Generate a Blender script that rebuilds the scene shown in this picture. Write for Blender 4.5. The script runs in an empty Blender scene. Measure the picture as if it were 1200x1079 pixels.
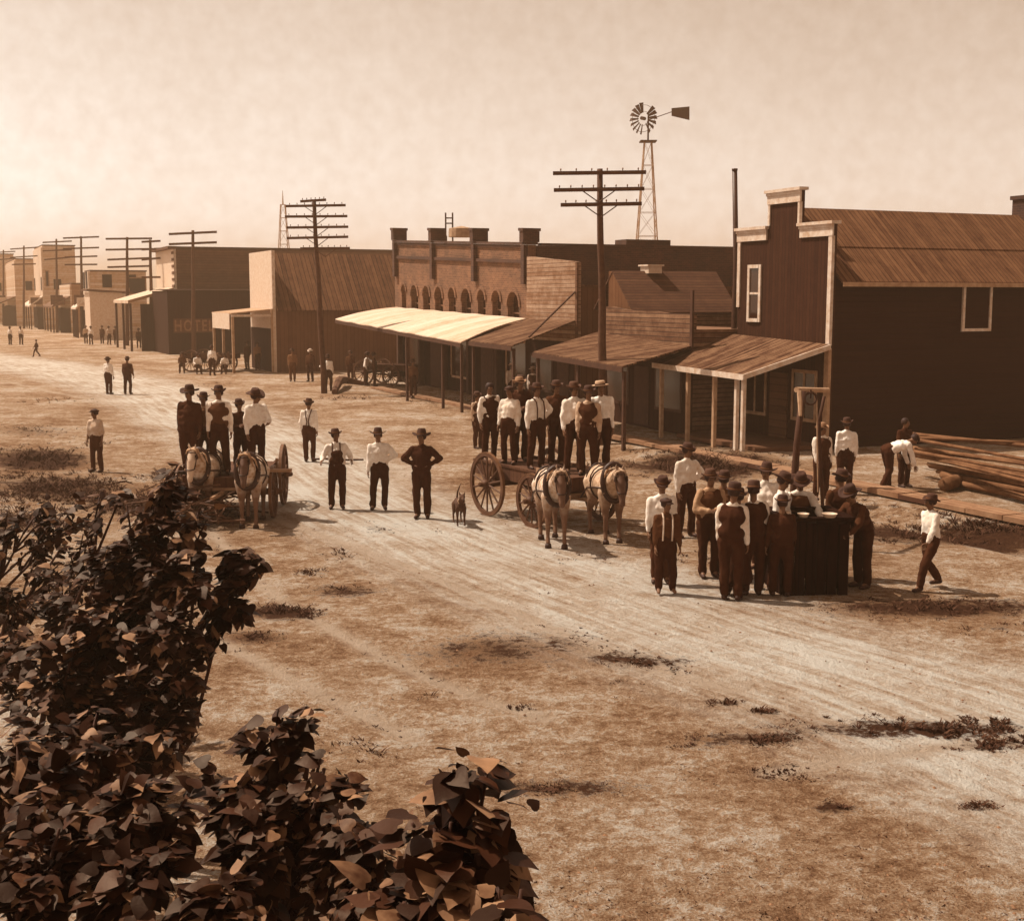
import bpy, bmesh, math, random
import numpy as np
from mathutils import Vector, Matrix, noise
random.seed(7)
V = Vector
C = bpy.context.scene.collection
PI = math.pi
F = 1500.0
CAMH = 4.47
PITCH = math.atan2(539.5 - 348.0, F)
cp, sp = math.cos(PITCH), math.sin(PITCH)

# ------------------------------------------------------------------ where things stand
def ray(px, py):
    a, b = (px - 600.0) / F, (539.5 - py) / F
    return V((a, cp + b * sp, -sp + b * cp))
CAM = V((0, 0, CAMH))
def gp(px, py, z=0.0):                       # point of a level plane
    d = ray(px, py); return CAM + d * ((z - CAMH) / d.z)
def at(px, py, Y):                           # point at distance Y
    d = ray(px, py); return CAM + d * (Y / d.y)
_u = ray(-80, 348); U2 = V((_u.x, _u.y, 0)).normalized()      # along the street, away
V2 = V((U2.y, -U2.x, 0))                                      # away from the street, to the right
ANG = math.atan2(V2.y, V2.x)
def ST(s, t, z=0.0): return V((0, 0, z)) + U2 * s + V2 * t
def st(p): return (p.dot(U2), p.dot(V2), p.z)
def on_t(px, py, t):                         # on the plane of a shop front
    d = ray(px, py); k = t / d.dot(V2); p = CAM + d * k; return st(p)
def on_s(px, py, s):                         # on the plane of a side wall
    d = ray(px, py); k = s / d.dot(U2); p = CAM + d * k; return st(p)

def nz(x, y, z=0.0): return noise.noise(V((x, y, z)))
def smooth(a, b, x):
    x = max(0.0, min(1.0, (x - a) / (b - a))); return x * x * (3 - 2 * x)
# wheel road: a curved track, centre line traced on the ground
ROADPX = [(-60, 415), (40, 428), (150, 452), (270, 500), (400, 575), (540, 640), (680, 692), (850, 752), (1010, 800), (1200, 868), (1500, 985)]
ROAD = [gp(*p) for p in ROADPX]
def catmull(P, n=14):
    out = []
    for i in range(len(P) - 1):
        p0, p1, p2, p3 = P[max(i-1, 0)], P[i], P[i+1], P[min(i+2, len(P)-1)]
        for k in range(n):
            t = k / n
            out.append(0.5 * ((2*p1) + (p2-p0)*t + (2*p0-5*p1+4*p2-p3)*t*t + (3*p1-p0-3*p2+p3)*t**3))
    out.append(P[-1]); return out
RC = catmull(ROAD)
RL = [0.0]
for i in range(1, len(RC)): RL.append(RL[-1] + (RC[i]-RC[i-1]).length)
def road_co(x, y):
    best = (1e9, 0, 0)
    for i in range(len(RC) - 1):
        ax, ay = RC[i].x, RC[i].y; bx, by = RC[i+1].x - ax, RC[i+1].y - ay
        L2 = bx*bx + by*by
        t = max(0, min(1, ((x-ax)*bx + (y-ay)*by) / L2)) if L2 > 0 else 0
        dx, dy = x - ax - bx*t, y - ay - by*t
        d = dx*dx + dy*dy
        if d < best[0]:
            best = (d, math.copysign(math.sqrt(d), bx*dy - by*dx), RL[i] + t * math.sqrt(L2))
    return best[1], best[2]
def gz(x, y):                                # height of the ground
    r = math.hypot(x, y)
    z = 0.07 * nz(x*0.16, y*0.16) + 0.035 * nz(x*0.5, y*0.5, 3)
    t = x * V2.x + y * V2.y; s = x * U2.x + y * U2.y
    if s < 60:
        z -= 0.22 * math.exp(-((t - 18.0) / 0.7) ** 2) * smooth(60, 35, s)       # ditch before the boardwalk
    return z * smooth(160, 60, r)
def G(px, py):
    p = gp(px, py)
    for _ in range(3): p = gp(px, py, gz(p.x, p.y))
    return V((p.x, p.y, gz(p.x, p.y)))

# ------------------------------------------------------------------ materials
def sep(r):                                  # the brown toned colour that goes with a reflectance r
    pts = [(0.0, .22, .08), (.03, .26, .10), (.1, .38, .16), (.26, .50, .25), (.55, .65, .41), (.64, .78, .62), (.8, .91, .82), (1, .94, .88)]
    for i in range(len(pts) - 1):
        a, b = pts[i], pts[i+1]
        if r <= b[0]:
            k = (r - a[0]) / (b[0] - a[0])
            return (r, r * (a[1] + (b[1]-a[1])*k), r * (a[2] + (b[2]-a[2])*k), 1)
    return (r, r*.92, r*.84, 1)
class NT:
    def __init__(s, name):
        s.m = bpy.data.materials.new(name); s.m.use_nodes = True
        s.t = s.m.node_tree; s.b = s.t.nodes['Principled BSDF']
    def n(s, kind, **kw):
        x = s.t.nodes.new(kind)
        for k, v in kw.items():
            if k.startswith('i_'): x.inputs[int(k[2:]) if k[2:].isdigit() else k[2:].replace('_', ' ')].default_value = v
            else: setattr(x, k, v)
        return x
    def l(s, a, b): s.t.links.new(a, b)
    def math(s, op, a, b=None, c=None):
        x = s.n('ShaderNodeMath', operation=op)
        for i, v in enumerate((a, b, c)):
            if v is None: continue
            if isinstance(v, (int, float)): x.inputs[i].default_value = v
            else: s.l(v, x.inputs[i])
        return x.outputs[0]
    def ramp(s, fac, stops):
        x = s.n('ShaderNodeValToRGB'); s.l(fac, x.inputs[0]); e = x.color_ramp.elements
        while len(e) < len(stops): e.new(0.5)
        for i, (p, r) in enumerate(stops):
            e[i].position = p; e[i].color = sep(r) if isinstance(r, float) else r
        return x.outputs[0]
    def noise(s, vec, scale, det=4, rough=.6, dist=0.0):
        x = s.n('ShaderNodeTexNoise'); x.inputs['Scale'].default_value = scale
        x.inputs['Detail'].default_value = det; x.inputs['Roughness'].default_value = rough
        x.inputs['Distortion'].default_value = dist
        if vec is not None: s.l(vec, x.inputs['Vector'])
        return x.outputs[0]
    def bump(s, h, strength, dist):
        x = s.n('ShaderNodeBump'); x.inputs['Strength'].default_value = strength; x.inputs['Distance'].default_value = dist
        s.l(h, x.inputs['Height']); s.l(x.outputs[0], s.b.inputs['Normal']); return x
MATS = {}
def plain(name, r, rough=.85, var=.3, scale=3.0, bump=.0, spec=.3):
    """a surface with uneven wear"""
    if name in MATS: return MATS[name]
    q = NT(name); co = q.n('ShaderNodeTexCoord').outputs['Object']
    f = q.noise(co, scale, 6, .65)
    q.l(q.ramp(f, [(.25, r*(1-var)), (.75, min(1.0, r*(1+var)))]), q.b.inputs['Base Color'])
    q.b.inputs['Roughness'].default_value = rough; q.b.inputs['Specular IOR Level'].default_value = spec
    if bump: q.bump(q.noise(co, scale*6, 4), bump, .02)
    MATS[name] = q.m; return q.m
def boards(name, r, width, axis='h', var=.35, groove=.12, rough=.85, streak=.5, world=True, depth=.01, spec=.25):
    """boards of their own tone with dark gaps: axis h = gaps upright on walls, z = level siding, s / t = roof boards"""
    if name in MATS: return MATS[name]
    q = NT(name); co = q.n('ShaderNodeTexCoord').outputs['Object']
    mp = q.n('ShaderNodeMapping', vector_type='TEXTURE'); q.l(co, mp.inputs[0])
    mp.inputs['Rotation'].default_value = (0, 0, ANG if world else 0)
    sx = q.n('ShaderNodeSeparateXYZ'); q.l(mp.outputs[0], sx.inputs[0])
    T, S, Z = sx.outputs         # x: away from street, y: along street
    c = {'h': q.math('ADD', T, S), 'z': Z, 's': S, 't': T}[axis]
    k = q.math('DIVIDE', c, width)
    fl = q.math('FLOOR', k); fr = q.math('FRACT', k)
    wn = q.n('ShaderNodeTexWhiteNoise', noise_dimensions='1D'); q.l(fl, wn.inputs['W'])
    cb = q.n('ShaderNodeCombineXYZ')
    long = {'h': Z, 'z': q.math('ADD', T, S), 's': T, 't': S}[axis]
    q.l(q.math('MULTIPLY', c, 14), cb.inputs[0]); q.l(q.math('MULTIPLY', long, 1.1), cb.inputs[1]); q.l(q.math('MULTIPLY', fl, 7.3), cb.inputs[2])
    gr = q.noise(cb.outputs[0], 1.0, 5, .65)
    big = q.noise(co, .8, 4, .6)
    a = q.math('ADD', q.math('MULTIPLY', wn.outputs[0], .26), q.math('MULTIPLY', gr, streak))
    a = q.math('ADD', a, q.math('SUBTRACT', q.math('MULTIPLY', q.noise(co, 2.3, 6, .75), .75), .18))
    gap = q.math('LESS_THAN', fr, groove)
    a2 = q.math('SUBTRACT', a, q.math('MULTIPLY', gap, .55))
    q.l(q.ramp(a2, [(.1, r*(1-var)*.6), (.45, r*(1-var*.6)), (1.0, min(1.0, r*(1+var)))]), q.b.inputs['Base Color'])
    q.b.inputs['Roughness'].default_value = rough; q.b.inputs['Specular IOR Level'].default_value = spec
    q.bump(q.math('SUBTRACT', q.math('MULTIPLY', gr, .3), gap), .6, depth)
    MATS[name] = q.m; return q.m
def brick(name, r, var=.3):
    q = NT(name); co = q.n('ShaderNodeTexCoord').outputs['Object']
    mp = q.n('ShaderNodeMapping', vector_type='TEXTURE'); q.l(co, mp.inputs[0]); mp.inputs['Rotation'].default_value = (0, 0, ANG)
    sx = q.n('ShaderNodeSeparateXYZ'); q.l(mp.outputs[0], sx.inputs[0])
    cb = q.n('ShaderNodeCombineXYZ'); q.l(q.math('ADD', sx.outputs[0], sx.outputs[1]), cb.inputs[0]); q.l(sx.outputs[2], cb.inputs[1])
    b = q.n('ShaderNodeTexBrick'); q.l(cb.outputs[0], b.inputs['Vector'])
    b.inputs['Color1'].default_value = sep(r*(1-var)); b.inputs['Color2'].default_value = sep(r*(1+var)); b.inputs['Mortar'].default_value = sep(min(1, r*1.6))
    b.inputs['Scale'].default_value = 1.0; b.inputs['Brick Width'].default_value = .24; b.inputs['Row Height'].default_value = .08; b.inputs['Mortar Size'].default_value = .01
    big = q.noise(cb.outputs[0], .9, 6, .7)
    mx = q.n('ShaderNodeMix', data_type='RGBA', blend_type='MULTIPLY'); mx.inputs[0].default_value = 1
    q.l(b.outputs[0], mx.inputs[6]); q.l(q.ramp(big, [(.3, (.55,.5,.45,1)), (.7, (1.35,1.3,1.25,1))]), mx.inputs[7])
    q.l(mx.outputs[2], q.b.inputs['Base Color']); q.b.inputs['Roughness'].default_value = .9
    q.bump(q.math('SUBTRACT', 1, b.outputs[1]), .5, .012); MATS[name] = q.m; return q.m

# ------------------------------------------------------------------ mesh building
class MB:
    def __init__(s): s.v, s.f = [], []
    def add(s, vs, fs):
        o = len(s.v); s.v += [V(v) for v in vs]; s.f += [[i + o for i in f] for f in fs]; return s
    def hexa(s, a, b):                       # two quads (lists of four points), joined
        return s.add(list(a) + list(b), [(3,2,1,0), (4,5,6,7), (0,1,5,4), (1,2,6,5), (2,3,7,6), (3,0,4,7)])
    def box(s, c, d, R=None):
        x, y, z = d[0]/2, d[1]/2, d[2]/2; c = V(c)
        p = [V(q) for q in ((-x,-y,-z),(x,-y,-z),(x,y,-z),(-x,y,-z),(-x,-y,z),(x,-y,z),(x,y,z),(-x,y,z))]
        if R: p = [R @ q for q in p]
        return s.hexa([c + q for q in p[:4]], [c + q for q in p[4:]])
    def bst(s, s0, s1, t0, t1, z0, z1):
        if s0 > s1: s0, s1 = s1, s0
        if t0 > t1: t0, t1 = t1, t0
        if z0 > z1: z0, z1 = z1, z0
        q = [ST(s0,t0,z0), ST(s0,t1,z0), ST(s1,t1,z0), ST(s1,t0,z0)]
        return s.hexa(q, [p + V((0,0,z1-z0)) for p in q])
    def slab(s, q, th):                      # four upper corners, thickness downwards
        return s.hexa([p - V((0,0,th)) for p in q], list(q))
    def poly(s, pts, off):                   # flat outline pushed by off
        n = len(pts); off = V(off)
        s.add(list(pts) + [p + off for p in pts], [list(range(n))[::-1], list(range(n, 2*n))] + [(i, (i+1) % n, n + (i+1) % n, n + i) for i in range(n)]); return s
    def tube(s, p0, p1, r0, r1=None, n=8, cap=True):
        p0, p1 = V(p0), V(p1); r1 = r0 if r1 is None else r1
        d = (p1 - p0).normalized(); a = d.orthogonal().normalized(); b = d.cross(a)
        vs = [p + (a*math.cos(2*PI*i/n) + b*math.sin(2*PI*i/n)) * r for p, r in ((p0, r0), (p1, r1)) for i in range(n)]
        fs = [(i, (i+1) % n, n + (i+1) % n, n + i) for i in range(n)]
        if cap: fs += [list(range(n))[::-1], list(range(n, 2*n))]
        return s.add(vs, fs)
    def path(s, pts, rs, n=7):
        vs, fs = [], []; a = None
        for i, p in enumerate(pts):
            d = (pts[min(i+1, len(pts)-1)] - pts[max(i-1, 0)]).normalized()
            a = (d.orthogonal() if a is None else a - d * a.dot(d)).normalized(); b = d.cross(a)
            vs += [p + (a*math.cos(2*PI*k/n) + b*math.sin(2*PI*k/n)) * rs[i] for k in range(n)]
        for i in range(len(pts)-1):
            fs += [(i*n+k, i*n+(k+1) % n, (i+1)*n+(k+1) % n, (i+1)*n+k) for k in range(n)]
        fs += [list(range(n))[::-1], list(range((len(pts)-1)*n, len(pts)*n))]
        return s.add(vs, fs)
    def lathe(s, prof, M=None, n=16, sy=1.0):
        vs, fs = [], []
        for r, z in prof:
            vs += [V((r*math.cos(2*PI*k/n), r*sy*math.sin(2*PI*k/n), z)) for k in range(n)]
        for i in range(len(prof)-1):
            fs += [(i*n+k, i*n+(k+1) % n, (i+1)*n+(k+1) % n, (i+1)*n+k) for k in range(n)]
        if M: vs = [M @ v for v in vs]
        return s.add(vs, fs)
    def cap(s, p0, r0, p1, r1, n=10):        # closed tapered capsule
        p0, p1 = V(p0), V(p1); d = p1 - p0
        if d.length < 1e-5: d = V((0, 0, 1e-3)); p1 = p0 + d
        d = d.normalized(); a = d.orthogonal().normalized(); b = d.cross(a)
        rings = [(p0, r0, -1.35), (p0, r0, -.8), (p0, r0, 0), (p1, r1, 0), (p1, r1, .8), (p1, r1, 1.35)]
        vs, fs = [], []
        for p, r, e in rings:
            vs += [p + d*r*math.sin(e) + (a*math.cos(2*PI*k/n) + b*math.sin(2*PI*k/n)) * r*math.cos(e) for k in range(n)]
        for i in range(5):
            fs += [(i*n+k, i*n+(k+1) % n, (i+1)*n+(k+1) % n, (i+1)*n+k) for k in range(n)]
        fs += [list(range(n))[::-1], list(range(5*n, 6*n))]
        return s.add(vs, fs)
    def mesh(s, name, off=V((0,0,0)), smooth=False):
        me = bpy.data.meshes.new(name)
        me.from_pydata([tuple(v - off) for v in s.v], [], s.f); me.update()
        bm = bmesh.new(); bm.from_mesh(me); bmesh.ops.recalc_face_normals(bm, faces=bm.faces); bm.to_mesh(me); bm.free()
        if smooth: me.polygons.foreach_set('use_smooth', [True]*len(me.polygons))
        return me

def props(o, label=None, cat=None, group=None, kind=None):
    for k, v in (('label', label), ('category', cat), ('group', group), ('kind', kind)):
        if v: o[k] = v
    return o
ORG = {}
def thing(name, label, cat, loc=(0,0,0), group=None, rz=0.0):
    o = bpy.data.objects.new(name, None); o.empty_display_size = .2; C.objects.link(o)
    o.location = loc; o.rotation_euler = (0, 0, rz); ORG[o.name] = V(loc)
    return props(o, label, cat, group)
def part(mb, name, m, parent=None, label=None, local=False, smooth=False):
    """local=True: coordinates already relative to the thing"""
    off = V((0,0,0)) if local or parent is None else ORG[parent.name]
    me = mb if isinstance(mb, bpy.types.Mesh) else mb.mesh(name, off, smooth)
    if m and not me.materials: me.materials.append(m)
    o = bpy.data.objects.new(name, me); C.objects.link(o)
    if parent: o.parent = parent
    ORG[o.name] = off
    if label: o['label'] = label
    return o
def solo(mb, name, m, label, cat, loc, group=None, smooth=False, kind=None):
    loc = V(loc); me = mb.mesh(name, loc, smooth); me.materials.append(m)
    o = bpy.data.objects.new(name, me); C.objects.link(o); o.location = loc; ORG[o.name] = loc
    return props(o, label, cat, group, kind)
def copy_tree(o, parent=None):
    c = o.copy(); C.objects.link(c); c.parent = parent
    for ch in o.children: copy_tree(ch, c)
    return c

# remeshed bodies: closed capsules fused into one skin at the end
JOBS = []
def fuse(mb, name, m, parent, voxel, extra=None, wr=0.0, smooth_it=2):
    me = mb.mesh(name); me.materials.append(m)
    o = bpy.data.objects.new(name, me); C.objects.link(o)
    if parent: o.parent = parent
    r = o.modifiers.new('r', 'REMESH'); r.mode = 'VOXEL'; r.voxel_size = voxel; r.use_smooth_shade = True
    sm = o.modifiers.new('s', 'SMOOTH'); sm.iterations = smooth_it; sm.factor = .5
    JOBS.append((o, extra, wr)); return o
def run_jobs():
    dg = bpy.context.evaluated_depsgraph_get(); done = []
    for o, extra, wr in JOBS:
        me = bpy.data.meshes.new_from_object(o.evaluated_get(dg)); done.append((o, me, extra, wr))
    for o, me, extra, wr in done:
        if wr:
            sd = random.uniform(0, 50); nv = len(me.vertices)
            co = np.empty(nv*3, np.float32); me.vertices.foreach_get('co', co); co = co.reshape(-1, 3)
            no = np.empty(nv*3, np.float32); me.vertex_normals.foreach_get('vector', no); no = no.reshape(-1, 3)
            N = noise.noise
            k = np.array([N((x*9, y*9, z*6 + sd)) + .6*N((x*24, y*24, z*13 + sd)) for x, y, z in co.tolist()], np.float32)
            co += no * (k * wr)[:, None]; me.vertices.foreach_set('co', co.ravel()); me.update()
        if extra and extra.v:
            bm = bmesh.new(); bm.from_mesh(me); vs = [bm.verts.new(v) for v in extra.v]
            for f in extra.f:
                try: bm.faces.new([vs[i] for i in f]).smooth = True
                except ValueError: pass
            bm.to_mesh(me); bm.free()
        o.modifiers.clear(); o.data = me
import numpy as np
# ------------------------------------------------------------------ ground
def ell(px, py, rx, ry): return (px, py, rx, ry)
# dark weedy places, some with painted shade: photo ellipses -> ground ellipses (cx, cy, rx, ry)
WEEDS = [  # px, py, rx, ry, tufts, height, strength
 (60, 572, 110, 20, 1500, .26, 1.3), (150, 590, 70, 16, 900, .24, 1.3), (40, 505, 60, 8, 300, .14, .9), (200, 560, 36, 10, 350, .22, 1.1), (20, 610, 60, 14, 500, .24, 1.2),
 (45, 538, 60, 14, 700, .28, 1.8), (30, 590, 80, 18, 200, .22, .5), (110, 520, 60, 8, 60, .15, .3), (820, 543, 95, 15, 1000, .34, 2), (720, 545, 40, 6, 80, .2, .5),
 (1120, 622, 130, 14, 1300, .22, 2), (985, 600, 60, 10, 200, .22, .6), (600, 760, 130, 26, 500, .06, 1.1), (740, 775, 80, 12, 400, .06, 1.2),
 (880, 866, 110, 9, 900, .08, 1.2), (1060, 852, 160, 12, 1500, .10, 1.4), (1190, 870, 80, 9, 400, .08, 1.2), (800, 872, 90, 8, 300, .06, .7), (650, 925, 110, 14, 900, .06, 1.2),  # right-hand bank: relief shading put into the mask, with real tufts
 (850, 823, 24, 4, 200, .10, 1.1), (893, 834, 18, 4, 150, .10, 1.1), (975, 945, 32, 8, 420, .09, 1.2), (1145, 944, 30, 6, 260, .07, 1.1), (400, 650, 20, 7, 50, .18, .6),
 (370, 672, 26, 5, 60, .15, .6), (330, 716, 44, 9, 300, .16, 1.8), (400, 690, 50, 10, 160, .10, 1.2), (300, 745, 40, 8, 160, .1, 1.3), (450, 620, 60, 8, 60, .06, .7), (500, 815, 22, 6, 60, .10, .6), (735, 800, 20, 3, 30, .1, .6), (612, 828, 20, 3, 30, .08, .5),
 (1090, 712, 140, 14, 700, .12, 1.6), (1160, 735, 60, 9, 160, .12, .8), (820, 655, 60, 10, 120, .15, .5), (680, 650, 60, 8, 70, .08, .4), (420, 880, 60, 20, 120, .10, .5),
 (940, 912, 60, 6, 90, .07, .5), (600, 480, 60, 5, 60, .2, .4), (520, 470, 60, 6, 120, .2, .5), (410, 467, 40, 4, 90, .25, .6), (880, 900, 60, 8, 60, .07, .4),
 (240, 395, 60, 4, 30, .2, .3), (60, 470, 50, 5, 60, .2, .4), (250, 450, 40, 4, 40, .15, .3), (650, 700, 60, 8, 40, .06, .3), (200, 640, 60, 20, 120, .12, .4)]
LINES = [[(205, 560), (262, 640), (330, 700), (440, 765), (540, 808), (640, 842)], [(225, 735), (262, 752), (380, 815), (480, 862)],
         [(190, 555), (330, 610), (520, 680), (700, 760), (860, 806)], [(900, 905), (1050, 880), (1200, 862)], [(0, 445), (120, 470), (260, 478), (360, 470)]]
def build_ground():
    c = list(np.concatenate([[-1.0, -.7, -.55], np.linspace(-.46, .46, 400), [.55, .7, 1.0]]))
    r = list(np.concatenate([[2.0, 6, 10, 12.5], 14 * (170/14.0) ** np.linspace(0, 1, 430), [190, 230, 300, 450, 700, 1180]]))
    nc, nr = len(c), len(r)
    Y = np.repeat(np.array(r) - 8, nc); X = np.tile(np.array(c), nr) * (Y + 8)
    Z = np.array([gz(x, y) for x, y in zip(X, Y)])
    # road coordinates
    best = np.full(X.shape, 1e9); ac = np.zeros_like(X); al = np.zeros_like(X)
    for i in range(0, len(RC) - 1):
        ax, ay = RC[i].x, RC[i].y; bx, by = RC[i+1].x - ax, RC[i+1].y - ay; L2 = bx*bx + by*by
        if L2 < 1e-9: continue
        t = np.clip(((X-ax)*bx + (Y-ay)*by) / L2, 0, 1)
        dx, dy = X - ax - bx*t, Y - ay - by*t; d = np.hypot(dx, dy); m = d < best
        best[m] = d[m]; ac[m] = (np.sign(bx*dy - by*dx) * d)[m]; al[m] = (RL[i] + t*math.sqrt(L2))[m]
    half = 2.0 + .018 * np.maximum(0, Y - 20)
    road = np.clip(1.35 - best / half, 0, 1)
    rut = sum(np.exp(-((ac - k) / .16) ** 2) for k in (-1.3, -.55, .2, .9, 1.6)) * (best < 2.4) * np.clip((70 - Y) / 40, 0, 1)
    Z = Z - .022 * rut
    weed = np.zeros_like(X)
    for px, py, rx, ry, n, h, k in WEEDS:
        ctr = gp(px, py); ex = gp(px + rx, py); ey = gp(px, py + ry)
        a, b = abs(ex.x - ctr.x), abs(ey.y - ctr.y)
        sl = ctr.x / ctr.y
        q = ((X - ctr.x - sl*(Y-ctr.y)) / a) ** 2 + ((Y - ctr.y) / b) ** 2
        weed = np.maximum(weed, k * np.exp(-q * .8))
    line = np.zeros_like(X)
    for L in LINES:
        P = catmull([gp(*p) for p in L], 6)
        dd = np.full(X.shape, 1e9)
        for a, b in zip(P[:-1], P[1:]):
            bx, by = b.x-a.x, b.y-a.y; t = np.clip(((X-a.x)*bx + (Y-a.y)*by) / (bx*bx+by*by), 0, 1)
            dd = np.minimum(dd, np.hypot(X-a.x-bx*t, Y-a.y-by*t))
        line = np.maximum(line, np.exp(-(dd / .12) ** 2))
    Z = Z - .02 * line
    me = bpy.data.meshes.new('ground')
    fs = [(j*nc+i, j*nc+i+1, (j+1)*nc+i+1, (j+1)*nc+i) for j in range(nr-1) for i in range(nc-1)]
    me.from_pydata(np.stack([X, Y, Z], 1).tolist(), [], fs); me.update()
    me.polygons.foreach_set('use_smooth', [True]*len(me.polygons))
    ca = me.color_attributes.new('mask', 'FLOAT_COLOR', 'POINT')
    ca.data.foreach_set('color', np.stack([road, weed, line, np.ones_like(X)], 1).astype(np.float32).ravel())
    at_ = me.attributes.new('roadco', 'FLOAT_VECTOR', 'POINT')
    at_.data.foreach_set('vector', np.stack([al*.12, ac*1.6, X*0], 1).astype(np.float32).ravel())
    o = bpy.data.objects.new('ground', me); C.objects.link(o); o['kind'] = 'structure'
    q = NT('dirt'); co = q.n('ShaderNodeTexCoord').outputs['Object']
    A = q.n('ShaderNodeAttribute', attribute_name='mask'); sep3 = q.n('ShaderNodeSeparateColor'); q.l(A.outputs['Color'], sep3.inputs[0])
    R, Gm, B = sep3.outputs[:3]
    rc = q.n('ShaderNodeAttribute', attribute_name='roadco').outputs['Vector']
    n1 = q.noise(co, .28, 5, .6); n2 = q.noise(co, 1.7, 7, .75); n3 = q.noise(co, 8, 7, .8); n4 = q.noise(co, 45, 3, .8)
    s = q.math('ADD', q.math('ADD', q.math('MULTIPLY', n1, .22), q.math('MULTIPLY', n2, .26)), q.math('ADD', q.math('MULTIPLY', n3, .30), q.math('MULTIPLY', n4, .22)))
    lot = q.ramp(s, [(.40, .14), (.455, .29), (.505, .50), (.56, .74)])
    st_ = q.math('ADD', q.math('MULTIPLY', q.noise(rc, 3.0, 6, .7), .34), q.math('MULTIPLY', s, .66))
    rd = q.ramp(st_, [(.40, .34), (.47, .62), (.54, .85)])
    mx = q.n('ShaderNodeMix', data_type='RGBA'); q.l(lot, mx.inputs[6]); q.l(rd, mx.inputs[7])
    rm = q.math('MULTIPLY', R, q.math('ADD', .75, n2)); rm.node.use_clamp = True
    q.l(rm, mx.inputs[0])
    ml = q.n('ShaderNodeMix', data_type='RGBA'); q.l(mx.outputs[2], ml.inputs[6]); ml.inputs[7].default_value = sep(.62)
    q.l(q.math('MULTIPLY', B, q.math('MULTIPLY', n2, 2.0)), ml.inputs[0])
    mw = q.n('ShaderNodeMix', data_type='RGBA'); q.l(ml.outputs[2], mw.inputs[6]); q.l(q.ramp(n3, [(.3, .035), (.7, .11)]), mw.inputs[7])
    wm = q.math('MULTIPLY', q.math('SUBTRACT', q.math('ADD', q.math('MULTIPLY', Gm, .36), q.math('ADD', q.math('MULTIPLY', n3, .9), q.math('MULTIPLY', n2, .9))), 1.16), 6.0); wm.node.use_clamp = True
    q.l(wm, mw.inputs[0]); q.l(mw.outputs[2], q.b.inputs['Base Color'])
    q.b.inputs['Roughness'].default_value = .95; q.b.inputs['Specular IOR Level'].default_value = .1
    h = q.math('ADD', q.math('ADD', q.math('MULTIPLY', n2, .9), q.math('MULTIPLY', n3, .6)), q.math('MULTIPLY', n4, .2))
    q.bump(h, 1.0, .30)
    me.materials.append(q.m)
build_ground()

def weeds():
    random.seed(11); mb = MB()
    def tuft(p, h, n):
        for _ in range(n):
            a = random.uniform(0, 2*PI); r = random.uniform(0, h*.5); b = p + V((math.cos(a)*r, math.sin(a)*r, -.02))
            w = random.uniform(.004, .010) * (1 + h*3); hh = h * random.uniform(.3, 1.0)
            ln = V((random.uniform(-1.3, 1.3), random.uniform(-1.0, 1.0), .8)) * hh
            sd = V((math.cos(a+1), math.sin(a+1), 0)) * w
            m = b + ln*.55 + V((0, 0, hh*.12))
            mb.add([b - sd, b + sd, m + sd*.8, m - sd*.8, b + ln], [(0,1,2,3), (3,2,4)])
    for px, py, rx, ry, n, h, k in WEEDS:
        for _ in range(int(n*1.5)):
            a = random.uniform(0, 2*PI); r = random.random()**.6
            p = G(px + rx*1.25*r*math.cos(a), py + ry*1.35*r*math.sin(a))
            if .7*nz(p.x*1.3, p.y*.9, 4) + .9*nz(p.x*4, p.y*3, 7) + .7*nz(p.x*9, p.y*7, 2) < -.22 + .5*r: continue
            tuft(p, h * random.uniform(.25, 1.1) * (1.15 - r*.75), 6)
    for _ in range(6000):                    # thin scatter over the trodden lot
        px, py = random.uniform(150, 1250), 1079 - 600 * random.random()**1.6
        p = G(px, py); d, _l = road_co(p.x, p.y)
        if abs(d) < 2.4 or nz(p.x*.5, p.y*.5, 9) < -.05: continue
        tuft(p, random.uniform(.015, .05), 5)
    o = solo(mb, 'weeds', plain('dry_weed', .075, .9, .5, 4), None, None, (0,0,0)); o['kind'] = 'stuff'
    o['label'] = 'dark dry weeds and grass tufts growing in patches on the dirt'; o['category'] = 'weeds'
    mb = MB()                                # stones and clods
    for _ in range(1500):
        px, py = random.uniform(-20, 1230), 1079 - 640 * random.random()**1.5
        p = G(px, py); r = random.uniform(.005, .022) * random.uniform(.5, 1.3)
        M = Matrix.Translation(p) @ Matrix.Rotation(random.uniform(0, 6), 4, 'Z') @ Matrix.Diagonal((r, r*random.uniform(.6, 1), r*.6, 1))
        mb.add([M @ V(v) for v in ((1,0,0),(.3,.9,.1),(-.8,.5,0),(-.7,-.6,.1),(.4,-.9,0),(0,0,1),(0,0,-1))], [(i, (i+1) % 5, 5) for i in range(5)] + [((i+1) % 5, i, 6) for i in range(5)])
    o = solo(mb, 'loose_stones', plain('stone', .22, .9, .5, 5), None, None, (0,0,0)); o['kind'] = 'stuff'
    o['label'] = 'small loose stones and clods scattered over the dirt'; o['category'] = 'stones'
weeds()

# boardwalk strip in front of the porches
def boardwalk():
    mb = MB(); t0 = 19.35; random.seed(2)
    for k in range(0, 44):
        s = 15 + k * 1.02
        mb.bst(s, s + 1.0, t0 + random.uniform(-.04, .04), t0 + .6, .02, .13 + random.uniform(-.015, .015))
    o = solo(mb, 'boardwalk', boards('walk_board', .28, .21, 't', .6), None, None, (0,0,0)); o['kind'] = 'structure'
boardwalk()

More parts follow.
